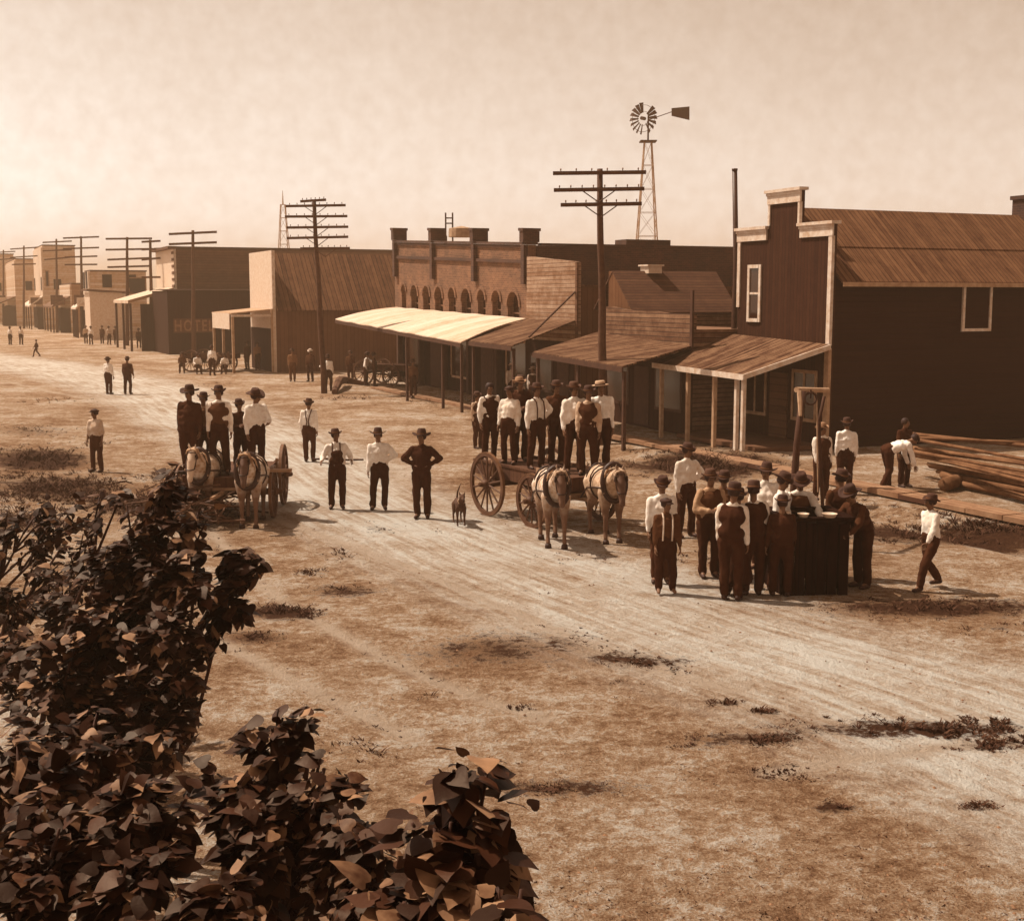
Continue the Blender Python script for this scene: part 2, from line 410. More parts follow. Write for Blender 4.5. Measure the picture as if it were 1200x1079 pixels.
# ------------------------------------------------------------------ materials in use
W_white = boards('white_paint_boards', .62, .2, 'z', .2, .06, streak=.3)
W_sign = plain('sign_white', .62, .7, .15, 6)
TRIM = plain('trim_paint', .60, .7, .25, 5)
DARKB = boards('dark_upright_boards', .048, .16, 'h', .35, .12, spec=.1)
SIDEB = boards('dark_side_boards', .030, .16, 'z', .15, .06, spec=.08)
MIDB = boards('brown_upright_boards', .15, .24, 'h', .22, .08, spec=.1)
GREYB = boards('weathered_siding', .22, .15, 'z', .8, .16)
LGREYB = boards('pale_siding', .36, .16, 'z', .65, .14)
BROWNZ = boards('brown_siding', .13, .22, 'z', .4, .10)
BLACKB = boards('black_shade_boards', .035, .25, 'h', .3, .1, spec=.08)  # near-black; also used to paint shade under awnings and porches
ROOF_S = boards('roof_planks_porch', .18, .13, 's', 1.0, .16, depth=.03, spec=.1)
ROOF_T = boards('roof_planks_long', .118, .17, 't', .75, .12, depth=.02, streak=.9, spec=.1)
ROOF_TD = boards('roof_planks_dark', .10, .27, 't', .85, .12, depth=.02, streak=.9, spec=.1)
ROOF_G = boards('roof_shingles', .105, .10, 'z', .5, .15, depth=.02)
WHITECLOTH = boards('white_sheet_roof', .66, .85, 's', .16, .025, streak=.35, depth=.004, spec=.05)
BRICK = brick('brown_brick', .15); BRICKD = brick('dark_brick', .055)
POST = plain('post_wood', .40, .8, .35, 4); DPOST = plain('dark_post', .06, .85, .4, 5)
GLASS = plain('window_glass', .03, .12, .3, 1.5, spec=.6)
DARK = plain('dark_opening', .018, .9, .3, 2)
POLEM = plain('pole_wood', .085, .85, .45, 6); IRON = plain('iron', .06, .5, .4, 8)
INS = plain('glass_insulator', .25, .25, .2, 8)

def wall_poly(q_pts, plane, thick, mb=None):
    """outline given in pixels on a street plane ('t', value) or side plane ('s', value); pushed away from the viewer"""
    mb = mb or MB(); k, v = plane
    f = on_t if k == 't' else on_s
    pts = [ST(*f(px, py, v)) for px, py in q_pts]
    mb.poly(pts, (V2 if k == 't' else U2) * thick); return mb
def window(parent, plane, x0, y0, x1, y1, fw=.09, name='window', frame=TRIM, pane=GLASS, out=.05, bars=True, fit=None):
    """frame standing proud of the wall, with a recessed pane and a glazing bar"""
    k, v = plane; f = on_t if k == 't' else on_s
    a = f(x0, y0, v); b = f(x1, y1, v)
    i = 0 if k == 't' else 1
    h0, h1 = sorted((a[i], b[i])); z0, z1 = sorted((a[2], b[2]))
    if fit: z0, z1 = fit
    def bx(mb, p, q, r, s, d0, d1):
        if k == 't': mb.bst(p, q, v - d1, v - d0, r, s)
        else: mb.bst(v - d1, v - d0, p, q, r, s)
    m = MB()
    bx(m, h0, h0+fw, z0, z1, -.02, out); bx(m, h1-fw, h1, z0, z1, -.02, out)
    bx(m, h0+fw, h1-fw, z0, z0+fw, -.02, out+.012); bx(m, h0+fw, h1-fw, z1-fw, z1, -.02, out+.012)
    if bars: bx(m, h0+fw, h1-fw, (z0+z1)/2-fw*.3, (z0+z1)/2+fw*.3, -.01, out*.7)
    w = part(m, name, frame, parent); p = MB(); bx(p, h0+fw*.9, h1-fw*.9, z0+fw*.9, z1-fw*.9, -.02, .012)
    part(p, 'pane', pane, w); return w

# ------------------------------------------------------------------ corner shop with stepped front (right)
def corner_shop():
    c = st(gp(968, 527)); s0, t0 = c[0], c[1]
    th = thing('shop_building', 'tall dark board shop with white trimmed stepped false front', 'building', ST(s0, t0))
    def z_t(px, py): return on_t(px, py, t0)[2]
    s1 = on_t(866, 300, t0)[0]
    sa, sb = on_t(938, 240, t0)[0], on_t(902, 240, t0)[0]
    zc, zt = z_t(970, 262), z_t(938, 222)
    m = MB(); pts = [ST(s0,t0,0), ST(s1,t0,0), ST(s1,t0,zc), ST(sb,t0,zc), ST(sb,t0,zt), ST(sa,t0,zt), ST(sa,t0,zc), ST(s0,t0,zc)]
    m.poly(pts, V2*.16); part(m, 'false_front', DARKB, th)
    ze = on_s(972, 322, s0)[2]; t1 = on_s(1330, 330, s0)[1]; sm = (s0+s1)/2; zr = z_t(948, 246) + .12
    m = MB(); m.bst(s0+.03, s1-.03, t0+.165, t1, 0, ze-.03); part(m, 'side_wall', SIDEB, th)
    m = MB(); m.poly([ST(s0+.1,t1-.2,ze-.04), ST(s1-.1,t1-.2,ze-.04), ST(sm,t1-.2,zr-.12)], V2*.15); part(m, 'rear_gable', SIDEB, th)
    m = MB(); e = .28
    k = (zr-ze)/(sm-s0)
    sh_ = (s0-e)*.5 + sm*.5; zh = (ze-e*k+.05)*.5 + zr*.5
    m.slab([ST(s0-e,t0+.17,ze-e*k+.05), ST(s0-e,t1+.3,ze-e*k+.05), ST(sh_+.1,t1+.3,zh+.1*k), ST(sh_+.1,t0+.17,zh+.1*k)], .06)
    m.slab([ST(sh_-.12,t0+.172,zh-.12*k+.04), ST(sh_-.12,t1+.302,zh-.12*k+.04), ST(sm,t1+.302,zr+.035), ST(sm,t0+.172,zr+.035)], .035)
    m.slab([ST(sm+.002,t0+.17,zr), ST(sm+.002,t1+.3,zr), ST(s1+e,t1+.3,ze-e*k+.05), ST(s1+e,t0+.17,ze-e*k+.05)], .07)
    rf = part(m, 'roof', ROOF_T, th)
    m = MB(); m.bst(s0-e-.03, s0-e, t0+.2, t1+.3, ze-e*k-.10, ze-e*k+.03); part(m, 'eave_board', POST, rf)
    tc = on_s(1197, 240, sm)[1]; m = MB(); m.bst(sm-.3, sm+.3, tc-.1, tc+.6, zr-.4, zr+.55); m.bst(sm-.36, sm+.36, tc-.16, tc+.66, zr+.55, zr+.68)
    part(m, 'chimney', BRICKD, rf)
    # white trim: cornices and corner boards
    def cor(a, b, z, nm='cornice'):
        m = MB(); m.bst(a-.06, b+.06, t0-.06, t0-.003, z-.36, z-.02); m.bst(a-.12, b+.12, t0-.14, t0+.2, z-.02, z+.07); m.bst(a-.08, b+.08, t0-.09, t0-.062, z-.11, z-.02)
        part(m, nm, TRIM, th)
    cor(sa, sb, zt); cor(s0, sa-.13, zc); cor(sb+.13, s1, zc)
    for a, b, z0, z1 in ((s0-.035, s0+.13, z_t(970, 405), zc-.36), (s1-.12, s1+.03, z_t(867, 360), zc-.36), (sa-.02, sa+.07, zc+.08, zt-.36), (sb-.07, sb+.02, zc+.08, zt-.36)):
        m = MB(); m.bst(a, b, t0-.045, t0+.06, z0, z1); part(m, 'corner_board', TRIM, th)
    m = MB(); m.bst(s0-.04, s0+.16, t0-.05, t0+.06, 0, z_t(970, 408)); part(m, 'corner_post', POST, th)
    window(th, ('t', t0), 893, 310, 876, 377, .11)
    w = window(th, ('s', s0), 1129, 326, 1160, 388, .09, pane=SIDEB, bars=False)
    # shop front below the porch: door and show windows
    zf = 2.3
    for (a, b, z0, z1, nm) in ((s0+.5, s0+1.7, .75, zf, 'shop_window'), (s1-1.7, s1-.5, .75, zf, 'shop_window')):
        m = MB()
        for q in ((a, a+.08), (b-.08, b), ((a+b)/2-.03, (a+b)/2+.03)): m.bst(q[0], q[1], t0-.05, t0-.002, z0, z1)
        m.bst(a+.08, b-.08, t0-.06, t0-.002, z0, z0+.1); m.bst(a+.08, b-.08, t0-.06, t0-.002, z1-.1, z1)
        w = part(m, nm, POST, th); p = MB(); p.bst(a+.05, b-.05, t0-.02, t0-.003, z0+.05, z1-.05); part(p, 'pane', GLASS, w)
    m = MB(); m.bst(sm-.45, sm+.45, t0-.05, t0-.002, .12, 2.15); d = part(m, 'door', BROWNZ, th)
    m = MB(); m.bst(sm-.42, sm-.38, t0-.1, t0-.051, 1.0, 1.12); part(m, 'handle', IRON, d)
    # porch
    fr = [on_t(770, 425, 0.0)]
    tp = st(gp(871, 530))[1]; sp0 = st(gp(871, 530))[0]
    zp = on_t(868, 438, tp)[2]; sp1 = on_t(772, 425, tp)[0]; zp1 = on_t(772, 425, tp)[2]; zb = on_t(966, 403, t0)[2]; zb1 = on_t(866, 391, t0)[2]
    m = MB(); m.slab([ST(s0-.12, t0-.06, zb), ST(sp0-.15, tp-.15, zp), ST(sp1+.1, tp-.15, zp1), ST(s1+.6, t0-.06, zb1)], .05)
    pr = part(m, 'porch_roof', ROOF_S, th)
    m = MB(); m.hexa([ST(sp0-.15,tp-.16,zp-.16), ST(sp0-.15,tp-.20,zp-.16), ST(sp1+.1,tp-.20,zp1-.16), ST(sp1+.1,tp-.16,zp1-.16)],
                     [ST(sp0-.15,tp-.16,zp+.0), ST(sp0-.15,tp-.20,zp+.0), ST(sp1+.1,tp-.20,zp1+.0), ST(sp1+.1,tp-.16,zp1+.0)])
    m.hexa([ST(s0-.17,t0-.07,zb-.15), ST(sp0-.2,tp-.2,zp-.15), ST(sp0-.155,tp-.2,zp-.15), ST(s0-.125,t0-.07,zb-.15)],
           [ST(s0-.17,t0-.07,zb), ST(sp0-.2,tp-.2,zp), ST(sp0-.155,tp-.2,zp), ST(s0-.125,t0-.07,zb)])
    part(m, 'fascia', TRIM, pr)
    for px in (871, 863, 837, 806, 775):
        q = on_t(px, 480, tp); s_ = q[0]; k = (s_-sp0)/(sp1-sp0); zz = zp + (zp1-zp)*k
        m = MB(); p = ST(s_, tp, gz(*ST(s_, tp).xy)); m.box(p + V((0,0,(zz-.1)/2)), (.11, .11, zz-.1), Matrix.Rotation(ANG, 3, 'Z')); part(m, 'porch_post', TRIM if px > 850 else POST, th)
    m = MB(); m.bst(s0+.1, s1-.1, tp+.3, t0-.02, .0, .14); part(m, 'porch_floor', BROWNZ, th)
    m = MB(); p = ST(*on_t(880, 425, tp+1.0)); 
    return s0, t0, s1
CS = corner_shop()

# ------------------------------------------------------------------ brick store with arches
TB = st(gp(617, 475))[1]
def brick_store():
    s0 = on_t(619, 350, TB)[0]; s1 = on_t(463, 350, TB)[0]
    zt = on_t(617, 288, TB)[2]; zt1 = on_t(463, 284, TB)[2]
    th = thing('brick_store', 'long brick store with a row of arched windows and knobbed parapet', 'building', ST(s0, TB))
    t1 = on_s(866, 290, s0)[1] + 1.5
    zb = on_s(860, 292, s0)[2]
    zt += .03; SL = (zt1 - zt) / zt                 # the street climbs a little: courses rise with it
    def part(mb, *a, **k):
        if isinstance(mb, MB):
            for v in mb.v:
                s_ = v.dot(U2)
                if v.dot(V2) < TB + .36 + .3 and s_ > s0: v.z *= 1 + SL * (s_ - s0) / (s1 - s0)
        return globals()['part'](mb, *a, **k)
    # front wall as piers, spandrels and arches so that the openings are real
    n = 9; xs = [(471, 476), (482, 490), (496, 504), (510, 519), (526, 534), (541, 552), (560, 569), (577, 587), (595, 609)]
    arch = [(on_t(b, 350, TB)[0], on_t(a, 350, TB)[0]) for a, b in xs][::-1]
    zs = 3.4; za = 5.05 - .25
    m = MB(); cur = s0; zarc = []
    ztop = on_t(600, 343, TB)[2]
    for a, b in arch:
        a0, b0 = a, b
        m.bst(cur, a, TB, TB+.35, zs, ztop+.25)
        r = (b-a)/2; c = (a+b)/2; k = 6; zc = ztop - r
        for i in range(k):                   # spandrel over the round head
            a1, a2 = PI - PI*i/k, PI - PI*(i+1)/k
            p1, p2 = (c + r*math.cos(a1), zc + r*math.sin(a1)), (c + r*math.cos(a2), zc + r*math.sin(a2))
            m.hexa([ST(p1[0],TB,p1[1]), ST(p2[0],TB,p2[1]), ST(p2[0],TB,ztop+.25), ST(p1[0],TB,ztop+.25)], [ST(p1[0],TB+.35,p1[1]), ST(p2[0],TB+.35,p2[1]), ST(p2[0],TB+.35,ztop+.25), ST(p1[0],TB+.35,ztop+.25)])
        cur = b
    m.bst(cur, s1, TB, TB+.35, zs, ztop+.25)
    m.bst(s0, s1, TB, TB+.35, ztop+.25, zt)
    m.bst(s0, s1, TB, TB+.35, 3.0, zs)
    part(m, 'front_wall', BRICK, th)
    for a, b in arch:
        r = (b-a)/2; c = (a+b)/2; zc = ztop - r; m = MB()
        for i in range(8):                   # hood moulding
            a1, a2 = PI*i/8, PI*(i+1)/8
            P = lambda q, rr, d: ST(c + rr*math.cos(q), TB - d, zc + rr*math.sin(q))
            m.hexa([P(a1, r, .0), P(a2, r, .0), P(a2, r+.14, .0), P(a1, r+.14, .0)], [P(a1, r, .06), P(a2, r, .06), P(a2, r+.14, .06), P(a1, r+.14, .06)])
        m.bst(a, a+.06, TB+.2, TB+.26, zs, zc); m.bst(b-.06, b, TB+.2, TB+.26, zs, zc); m.bst(a+.06, b-.06, TB+.2, TB+.26, (zs+zc)/2, (zs+zc)/2+.06)
        w = part(m, 'arched_window', BRICK, th); p = MB(); p.bst(a-.1, b+.1, TB+.262, TB+.29, zs, ztop+.1); part(p, 'pane', GLASS, w)
    m = MB(); m.bst(s0, s1, TB-.1, TB-.003, zt-.75, zt-.62); m.bst(s0, s1, TB-.07, TB-.003, zt-.12, zt-.02); m.bst(s0-.03, s1+.03, TB-.12, TB+.42, zt+.003, zt+.1)
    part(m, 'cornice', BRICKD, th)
    for px in (617, 558, 509, 465):
        s_ = on_t(px, 300, TB)[0]; w = .19; e = .55
        m = MB(); m.bst(s_-w*.8, s_+w*.8, TB-.2, TB-.004, zt-1.6, zt-.0); m.bst(s_-w, s_+w, TB-.24, TB+.5, zt+.102, zt+e); m.bst(s_-w-.04, s_+w+.04, TB-.28, TB+.54, zt+e+.002, zt+e+.12)
        part(m, 'pier_cap', BRICKD, th)
    m = MB(); m.bst(s0-.02, s0+.33, TB+.36, t1, 0, zb); m.bst(s1-.33, s1, TB+.36, t1, 0, zb)
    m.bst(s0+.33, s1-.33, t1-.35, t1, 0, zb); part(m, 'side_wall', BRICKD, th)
    m = MB(); m.bst(s0+.33, s1-.33, TB+.36, t1-.36, zb-.6, zb-.5); part(m, 'roof', DPOST, th)
    m = MB(); m.bst(s0-.05, s0+.38, TB+.6, t1, zb+.003, zb+.1); part(m, 'coping', BRICKD, th)
    ta, tb2 = on_s(738, 287, s0+.1)[1], on_s(790, 287, s0+.1)[1]; m = MB(); m.bst(s0+.4, s0+1.4, ta, tb2, zb-.5, zb+.35); part(m, 'roof_hatch', BRICKD, th)
    # ground floor
    m = MB(); m.bst(s0, s1, TB+.4, TB+.7, 0, 3.0); part(m, 'shaded_front', BLACKB, th)
    for k in range(6):
        s_ = s0 + .2 + k*(s1-s0-.4)/5; m = MB(); m.bst(s_-.12, s_+.12, TB+.02, TB+.3, 0, 3.0); part(m, 'column', DPOST, th)
    for k in range(5):
        a = s0 + .2 + k*(s1-s0-.4)/5; b = s0 + .2 + (k+1)*(s1-s0-.4)/5
        if k in (1, 3):
            m = MB(); m.bst(a+.9, b-.9, TB+.33, TB+.398, .05, 2.3); part(m, 'door', DPOST, th)
        else:
            m = MB(); m.bst(a+.4, a+.5, TB+.33, TB+.398, .7, 2.5); m.bst(b-.5, b-.4, TB+.33, TB+.398, .7, 2.5); m.bst(a+.5, b-.5, TB+.33, TB+.398, .6, .7); m.bst(a+.5, b-.5, TB+.33, TB+.398, 2.5, 2.6)
            w = part(m, 'shop_window', POST, th); p = MB(); p.bst(a+.48, b-.48, TB+.36, TB+.398, .69, 2.51); part(p, 'pane', GLASS, w)
    part = globals()['part']
    # white awning of sheet iron, four sagging bays
    tf = 18.6
    P = [on_t(617, 373, TB-.15), on_t(465, 360, TB-.15), on_t(393, 374, tf), on_t(540, 401, tf)]
    A, B_, Cc, D = [ST(*p) for p in P]
    m = MB(); N = 12
    for i in range(N):
        for j in range(6):
            def pt(u, w):
                p = (A*(1-u) + B_*u)*(1-w) + (D*(1-u) + Cc*u)*w
                return p + V((0, 0, .10*math.sin(PI*w) + .02*math.sin(u*40)))
            q = [pt(i/N, j/6), pt((i+1)/N, j/6), pt((i+1)/N, (j+1)/6), pt(i/N, (j+1)/6)]
            m.slab(q, .04)
    aw = part(m, 'awning_roof', WHITECLOTH, th)
    m = MB(); m.hexa([D-V2*.02-V((0,0,.2)), D+V2*.03-V((0,0,.2)), Cc+V2*.03-V((0,0,.2)), Cc-V2*.02-V((0,0,.2))], [D-V2*.02-V((0,0,.05)), D+V2*.03-V((0,0,.05)), Cc+V2*.03-V((0,0,.05)), Cc-V2*.02-V((0,0,.05))])
    part(m, 'fascia', DPOST, aw)
    for px in (541, 519, 477):
        q = on_t(px, 430, tf+.1); u = (q[0]-P[3][0])/(P[2][0]-P[3][0]); zz = P[3][2]*(1-u)+P[2][2]*u - .1; p = ST(q[0], q[1], gz(*ST(q[0], q[1]).xy))
        m = MB(); m.box(p + V((0,0,(zz)/2)), (.1, .1, zz), Matrix.Rotation(ANG, 3, 'Z')); part(m, 'awning_post', DPOST, th)
    return s0, s1, zt
BS = brick_store()

def shed_awning(th, A, B, Cq, D, tf, pxs, mat=ROOF_S, name='awning_roof', post=DPOST, th_=.05):
    """A B at the wall (near, far), C D at the street edge (far, near)"""
    m = MB(); m.slab([A, D, Cq, B], th_); a = part(m, name, mat, th)
    m = MB(); m.hexa([D-V((0,0,.19)), D-V2*.04-V((0,0,.19)), Cq-V2*.04-V((0,0,.19)), Cq-V((0,0,.19))], [D-V((0,0,.03)), D-V2*.04-V((0,0,.03)), Cq-V2*.04-V((0,0,.03)), Cq-V((0,0,.03))])
    part(m, 'fascia', post, a)
    sD, sC = D.dot(U2), Cq.dot(U2)
    for px in pxs:
        s_ = sD + (sC-sD)*px; zz = D.z + (Cq.z-D.z)*px - .06; p = ST(s_, tf+.12, gz(*ST(s_, tf+.12).xy))
        m = MB(); m.box(p + V((0,0,zz/2)), (.1, .1, zz), Matrix.Rotation(ANG, 3, 'Z')); part(m, 'awning_post', post, th)
    return a
# ------------------------------------------------------------------ two small board shops between
def board_shops():
    t = TB - .1
    s0 = on_t(677, 350, t)[0]; s1 = BS[0] - .05; zt = on_t(676, 307, t)[2]; zt1 = on_t(622, 300, t)[2]
    th = thing('board_shop', 'small board shop with pale weathered siding and a slanting awning brace', 'building', ST(s0, t))
    m = MB(); m.poly([ST(s0,t,0), ST(s1,t,0), ST(s1,t,zt1), ST(s0,t,zt)], V2*.14); part(m, 'false_front', LGREYB, th)
    m = MB(); m.bst(s0-.05, s0+.1, t-.06, t-.002, 0, zt); part(m, 'corner_board', BROWNZ, th)
    t1 = t + 12; m = MB(); m.bst(s0+.05, s1-.05, t+.142, t1, 0, zt-.9); part(m, 'side_wall', MIDB, th)
    m = MB(); m.slab([ST(s0-.1,t+.145,zt-.85), ST(s0-.1,t1,zt-1.2), ST(s1-.1,t1,zt-1.2), ST(s1-.1,t+.145,zt-.85)], .05); part(m, 'roof', ROOF_TD, th)
    tf = 18.6
    A, B, Cq, D = ST(*on_t(675, 375, t-.01)), ST(*on_t(619, 374, t-.01)), ST(*on_t(550, 399, tf)), ST(*on_t(600, 405, tf))
    shed_awning(th, A, B, Cq, D, tf, (.03, .97))
    m = MB(); m.tube(ST(*on_t(674, 342, t-.05)), ST(*on_t(620, 395, tf+.6)), .035); part(m, 'awning_brace', DPOST, th)
    m = MB(); m.bst(s0+.12, s1-.02, t-.045, t-.003, 0, 2.75); part(m, 'shaded_front', BLACKB, th)  # dark panel over pale siding, painted shade below the awning
    m = MB(); m.bst(s0+.6, s0+1.6, t-.07, t-.047, .1, 2.1); part(m, 'door', DPOST, th)
    m = MB(); m.bst(s0+2.0, s1-.5, t-.07, t-.047, .7, 2.2); w = part(m, 'shop_window', DPOST, th); p = MB(); p.bst(s0+2.1, s1-.6, t-.076, t-.071, .8, 2.1); part(p, 'pane', GLASS, w)
    # second
    s0 = on_t(812, 380, t)[0]; s1 = on_t(704, 380, t)[0]; zt = on_t(812, 368, t)[2]; zt1 = on_t(706, 360, t)[2]
    th = thing('low_shop', 'low shop with ragged grey boards under a pitched shingle roof', 'building', ST(s0, t))
    random.seed(4); top = [ST(s0,t,zt)]
    for k in range(1, 8): top.append(ST(s0+(s1-s0)*k/8, t, zt+(zt1-zt)*k/8 + random.uniform(-.05, .06)))
    top.append(ST(s1, t, zt1))
    m = MB(); m.poly([ST(s1,t,0), ST(s0,t,0)] + top, V2*.14); part(m, 'false_front', GREYB, th)
    q = on_t(811, 340, t); m = MB(); m.bst(s0-.06, s0+.08, t-.07, t-.002, 0, q[2]); part(m, 'corner_post', DPOST, th)
    # main roof behind, ridge running away from the street
    te = t + .3; E0 = on_t(740, 362, te); R0 = on_t(718, 317, te); se, sr, ze, zr = E0[0], R0[0], E0[2], R0[2]
    d = (on_s(864, 366, se)[1] + on_s(838, 317, sr)[1]) / 2; sf = min(2*sr - se, s1 - .02)
    m = MB(); m.slab([ST(se-.2, te-.02, ze-.12), ST(se-.2, d, ze-.12), ST(sr, d, zr), ST(sr, te-.02, zr)], .06)
    m.slab([ST(sr+.003, te-.02, zr), ST(sr+.003, d, zr), ST(2*sr-se, d, ze), ST(2*sr-se, te-.02, ze)], .06)
    rf = part(m, 'roof', ROOF_G, th)
    q = on_s(763, 318, sr); m = MB(); m.bst(sr-.3, sr+.3, q[1]-.28, q[1]+.28, zr-.1, zr+.16); m.bst(sr-.36, sr+.36, q[1]-.34, q[1]+.34, zr+.162, zr+.22); part(m, 'roof_vent', W_sign, rf)
    m = MB(); m.bst(se, s1, te+.12, d-.2, 0, ze-.2); part(m, 'side_wall', GREYB, th)
    m = MB(); m.bst(s0+.03, se-.01, t+.142, te+2.6, 0, min(zt, ze)-.5); part(m, 'front_wing', GREYB, th)
    m = MB(); m.poly([ST(se, te, 0), ST(sf, te, 0), ST(sf, te, zr-.02), ST(sr, te, zr-.07), ST(se, te, ze-.07)], V2*.1); part(m, 'front_gable', MIDB, th)
    m = MB(); m.poly([ST(se, d-.25, ze-.25), ST(2*sr-se, d-.25, ze-.25), ST(sr, d-.25, zr-.1)], V2*.1); part(m, 'rear_gable', MIDB, th)
    A, B, Cq, D = ST(*on_t(811, 405, t-.01)), ST(*on_t(700, 389, t-.01)), ST(*on_t(625, 412, tf)), ST(*on_t(730, 429, tf))
    shed_awning(th, A, B, Cq, D, tf, (.02, .5, .98))
    w_ = s1 - s0
    m = MB(); m.bst(s0+.09, s1-.02, t-.045, t-.003, 0, 2.6); part(m, 'shaded_front', BLACKB, th)  # near-black panel puts the awning's shade into the wall colour
    m = MB(); m.bst(s0+w_*.42, s0+w_*.58, t-.07, t-.047, .1, 2.1); part(m, 'door', DPOST, th)
    for a_, b_ in ((.08, .36), (.64, .92)):
        m = MB(); m.bst(s0+w_*a_, s0+w_*b_, t-.07, t-.047, .7, 2.2); w = part(m, 'shop_window', DPOST, th); p = MB(); p.bst(s0+w_*a_+.1, s0+w_*b_-.1, t-.076, t-.071, .8, 2.1); part(p, 'pane', GLASS, w)
board_shops()

# ------------------------------------------------------------------ shops on the left
def side_shop(name, label, corner, x_left, x_right, ytop, wall_m, front_m, gable=None, group=None, roof_m=ROOF_TD, front_top=None):
    """near corner (px, py on the ground), street front seen edge-on from x_left to the corner, side wall to x_right"""
    s0, t0, _ = st(gp(*corner)); s1 = on_t(x_left, 348, t0)[0]; t1 = on_s(x_right, 348, s0)[1]
    th = thing(name, label, 'building', ST(s0, t0), group)
    zf = on_t(corner[0], front_top or ytop, t0)[2]
    m = MB(); m.bst(s0, s1, t0, t0+.2, 0, zf); part(m, 'false_front', front_m, th)
    if gable:                                # (ridge y, eave y)
        ze = on_s(corner[0]+20, gable[1], s0)[2]; sm = (s0+s1)/2; zr = on_s(corner[0]+20, gable[0], sm)[2]
        m = MB(); m.bst(s0+.04, s1-.04, t0+.202, t1, 0, ze); part(m, 'side_wall', wall_m, th)
        m = MB(); m.slab([ST(s0-.35,t0+.205,ze-.12), ST(s0-.35,t1,ze-.12), ST(sm,t1,zr), ST(sm,t0+.205,zr)], .07)
        m.slab([ST(sm+.003,t0+.205,zr), ST(sm+.003,t1,zr), ST(s1+.35,t1,ze-.12), ST(s1+.35,t0+.205,ze-.12)], .07); part(m, 'roof', roof_m, th)
        m = MB(); m.poly([ST(s0+.1,t1-.3,ze+.002), ST(s1-.1,t1-.3,ze+.002), ST(sm,t1-.3,zr-.1)], V2*.2); part(m, 'rear_gable', wall_m, th)
    else:
        zt = on_s(corner[0]+5, ytop, s0)[2]
        m = MB(); m.bst(s0+.04, s1-.04, t0+.202, t1, 0, zt); part(m, 'side_wall', wall_m, th)
        m = MB(); m.bst(s0-.04, s1+.04, t0+.205, t1+.1, zt+.002, zt+.15); part(m, 'roof', DPOST, th)
    return th, s0, s1, t0, t1, zf
def left_shops():
    # plank roofed shop with pale panel front
    th, s0, s1, t0, t1, zf = side_shop('plank_roof_shop', 'shop with streaked plank roof, upright board side and pale blank front', (321, 437), 293, 520, 293, MIDB, W_sign, gable=(297, 361))
    z0 = on_t(321, 362, t0)[2]
    m = MB(); m.bst(s0-.05, s0-.003, t0+.01, t0+.19, z0, zf); part(m, 'corner_board', TRIM, th)
    m = MB(); m.bst(s0-.06, s0+.14, t0-.09, t0-.003, 0, z0); part(m, 'corner_post', POST, th)
    tp = on_s(273, 440, s0)[1]
    A = ST(s0+.1, t0-.01, on_t(319, 362, t0)[2]); B = ST(s1, t0-.01, A.z); D = ST(s0+.1, tp, on_s(272, 367, s0)[2]); Cq = ST(s1, tp, D.z)
    m = MB(); m.slab([A, D, Cq, B], .08); pr = part(m, 'porch_roof', POST, th)
    m = MB(); m.bst(s0+.04, s0+.09, tp, t0-.02, D.z-.22, D.z-.08); part(m, 'fascia', TRIM, pr)
    for s_ in (s0+.15, (s0+s1)/2, s1-.1):
        m = MB(); m.bst(s_-.07, s_+.07, tp+.03, tp+.17, 0, D.z-.09); part(m, 'porch_post', POST, th)
    m = MB(); m.bst(s0+.2, s1-.2, t0-.04, t0-.003, .05, 2.6); part(m, 'shaded_front', BLACKB, th)  # dark sheet on the pale front for the porch's shade
    m = MB(); m.bst(s0+.3, s1-.5, tp-.07, tp-.01, on_t(260, 385, tp)[2], D.z-.02); part(m, 'hanging_sign', W_sign, th)
    # long dark shop behind with pale quoined front
    th, a0, a1, b0, b1, zf = side_shop('long_brown_shop', 'long brown shop with pale quoined front and a white street awning', (207, 411), 184, 470, 291, BROWNZ, W_sign)
    zt = zf
    for k in range(6):
        m = MB(); z = zt - .3 - k*(zt-on_t(207, 335, b0)[2]-.3)/5; m.bst(a0-.06, a0+.9, b0-.05, b0-.003, z-.12, z+.1); part(m, 'quoin', BROWNZ, th)
    m = MB(); m.bst(a0-.3, a1+.2, b0-.5, b0+.25, zt+.003, zt+.22); part(m, 'cornice', BROWNZ, th)
    tp = on_s(150, 352, a0)[1]; zA = on_s(205, 337, a0)[2]; zD = on_s(150, 352, a0)[2]
    m = MB(); m.slab([ST(a0, b0-.06, zA), ST(a0, tp, zD), ST(a1, tp, zD), ST(a1, b0-.06, zA)], .25); part(m, 'awning_roof', WHITECLOTH, th)
    for s_ in (a0+.2, (a0+a1)/2, a1-.2):
        m = MB(); m.bst(s_-.09, s_+.09, tp+.1, tp+.28, 0, zD-.25); part(m, 'awning_post', DPOST, th)
    m = MB(); m.bst(a0+.2, a1-.2, b0-.04, b0-.003, .05, 3.0); part(m, 'shaded_front', DARK, th)  # dark sheet standing in for shade beneath the white awning
    m = MB(); m.bst(a0+.1, a0+.3, tp+1.0, b0-.1, 0, zD-.3); part(m, 'shade_screen', BLACKB, th)  # added dark screen, fills in the shade under the awning
    # low lean-to in front of its side, with the painted sign
    c0, c1, d0 = a0 - 7.5, a0 - .05, on_s(196, 348, a0-7.5)[1]
    t2 = on_s(330, 348, c0)[1]; zt2 = on_s(240, 340, c0)[2]
    th = thing('dark_annex', 'low dark annex with a painted sign on its wall', 'building', ST(c0, d0))
    m = MB(); m.bst(c0, c1, d0, t2, 0, zt2-.05); part(m, 'side_wall', BLACKB, th)
    m = MB(); m.slab([ST(c0-.15, d0-.1, zt2), ST(c0-.15, t2, zt2), ST(c1, t2, zt2+.12), ST(c1, d0-.1, zt2+.12)], .05); part(m, 'roof', BLACKB, th)
    p0 = on_s(203, 375, c0); p1 = on_s(252, 388, c0)
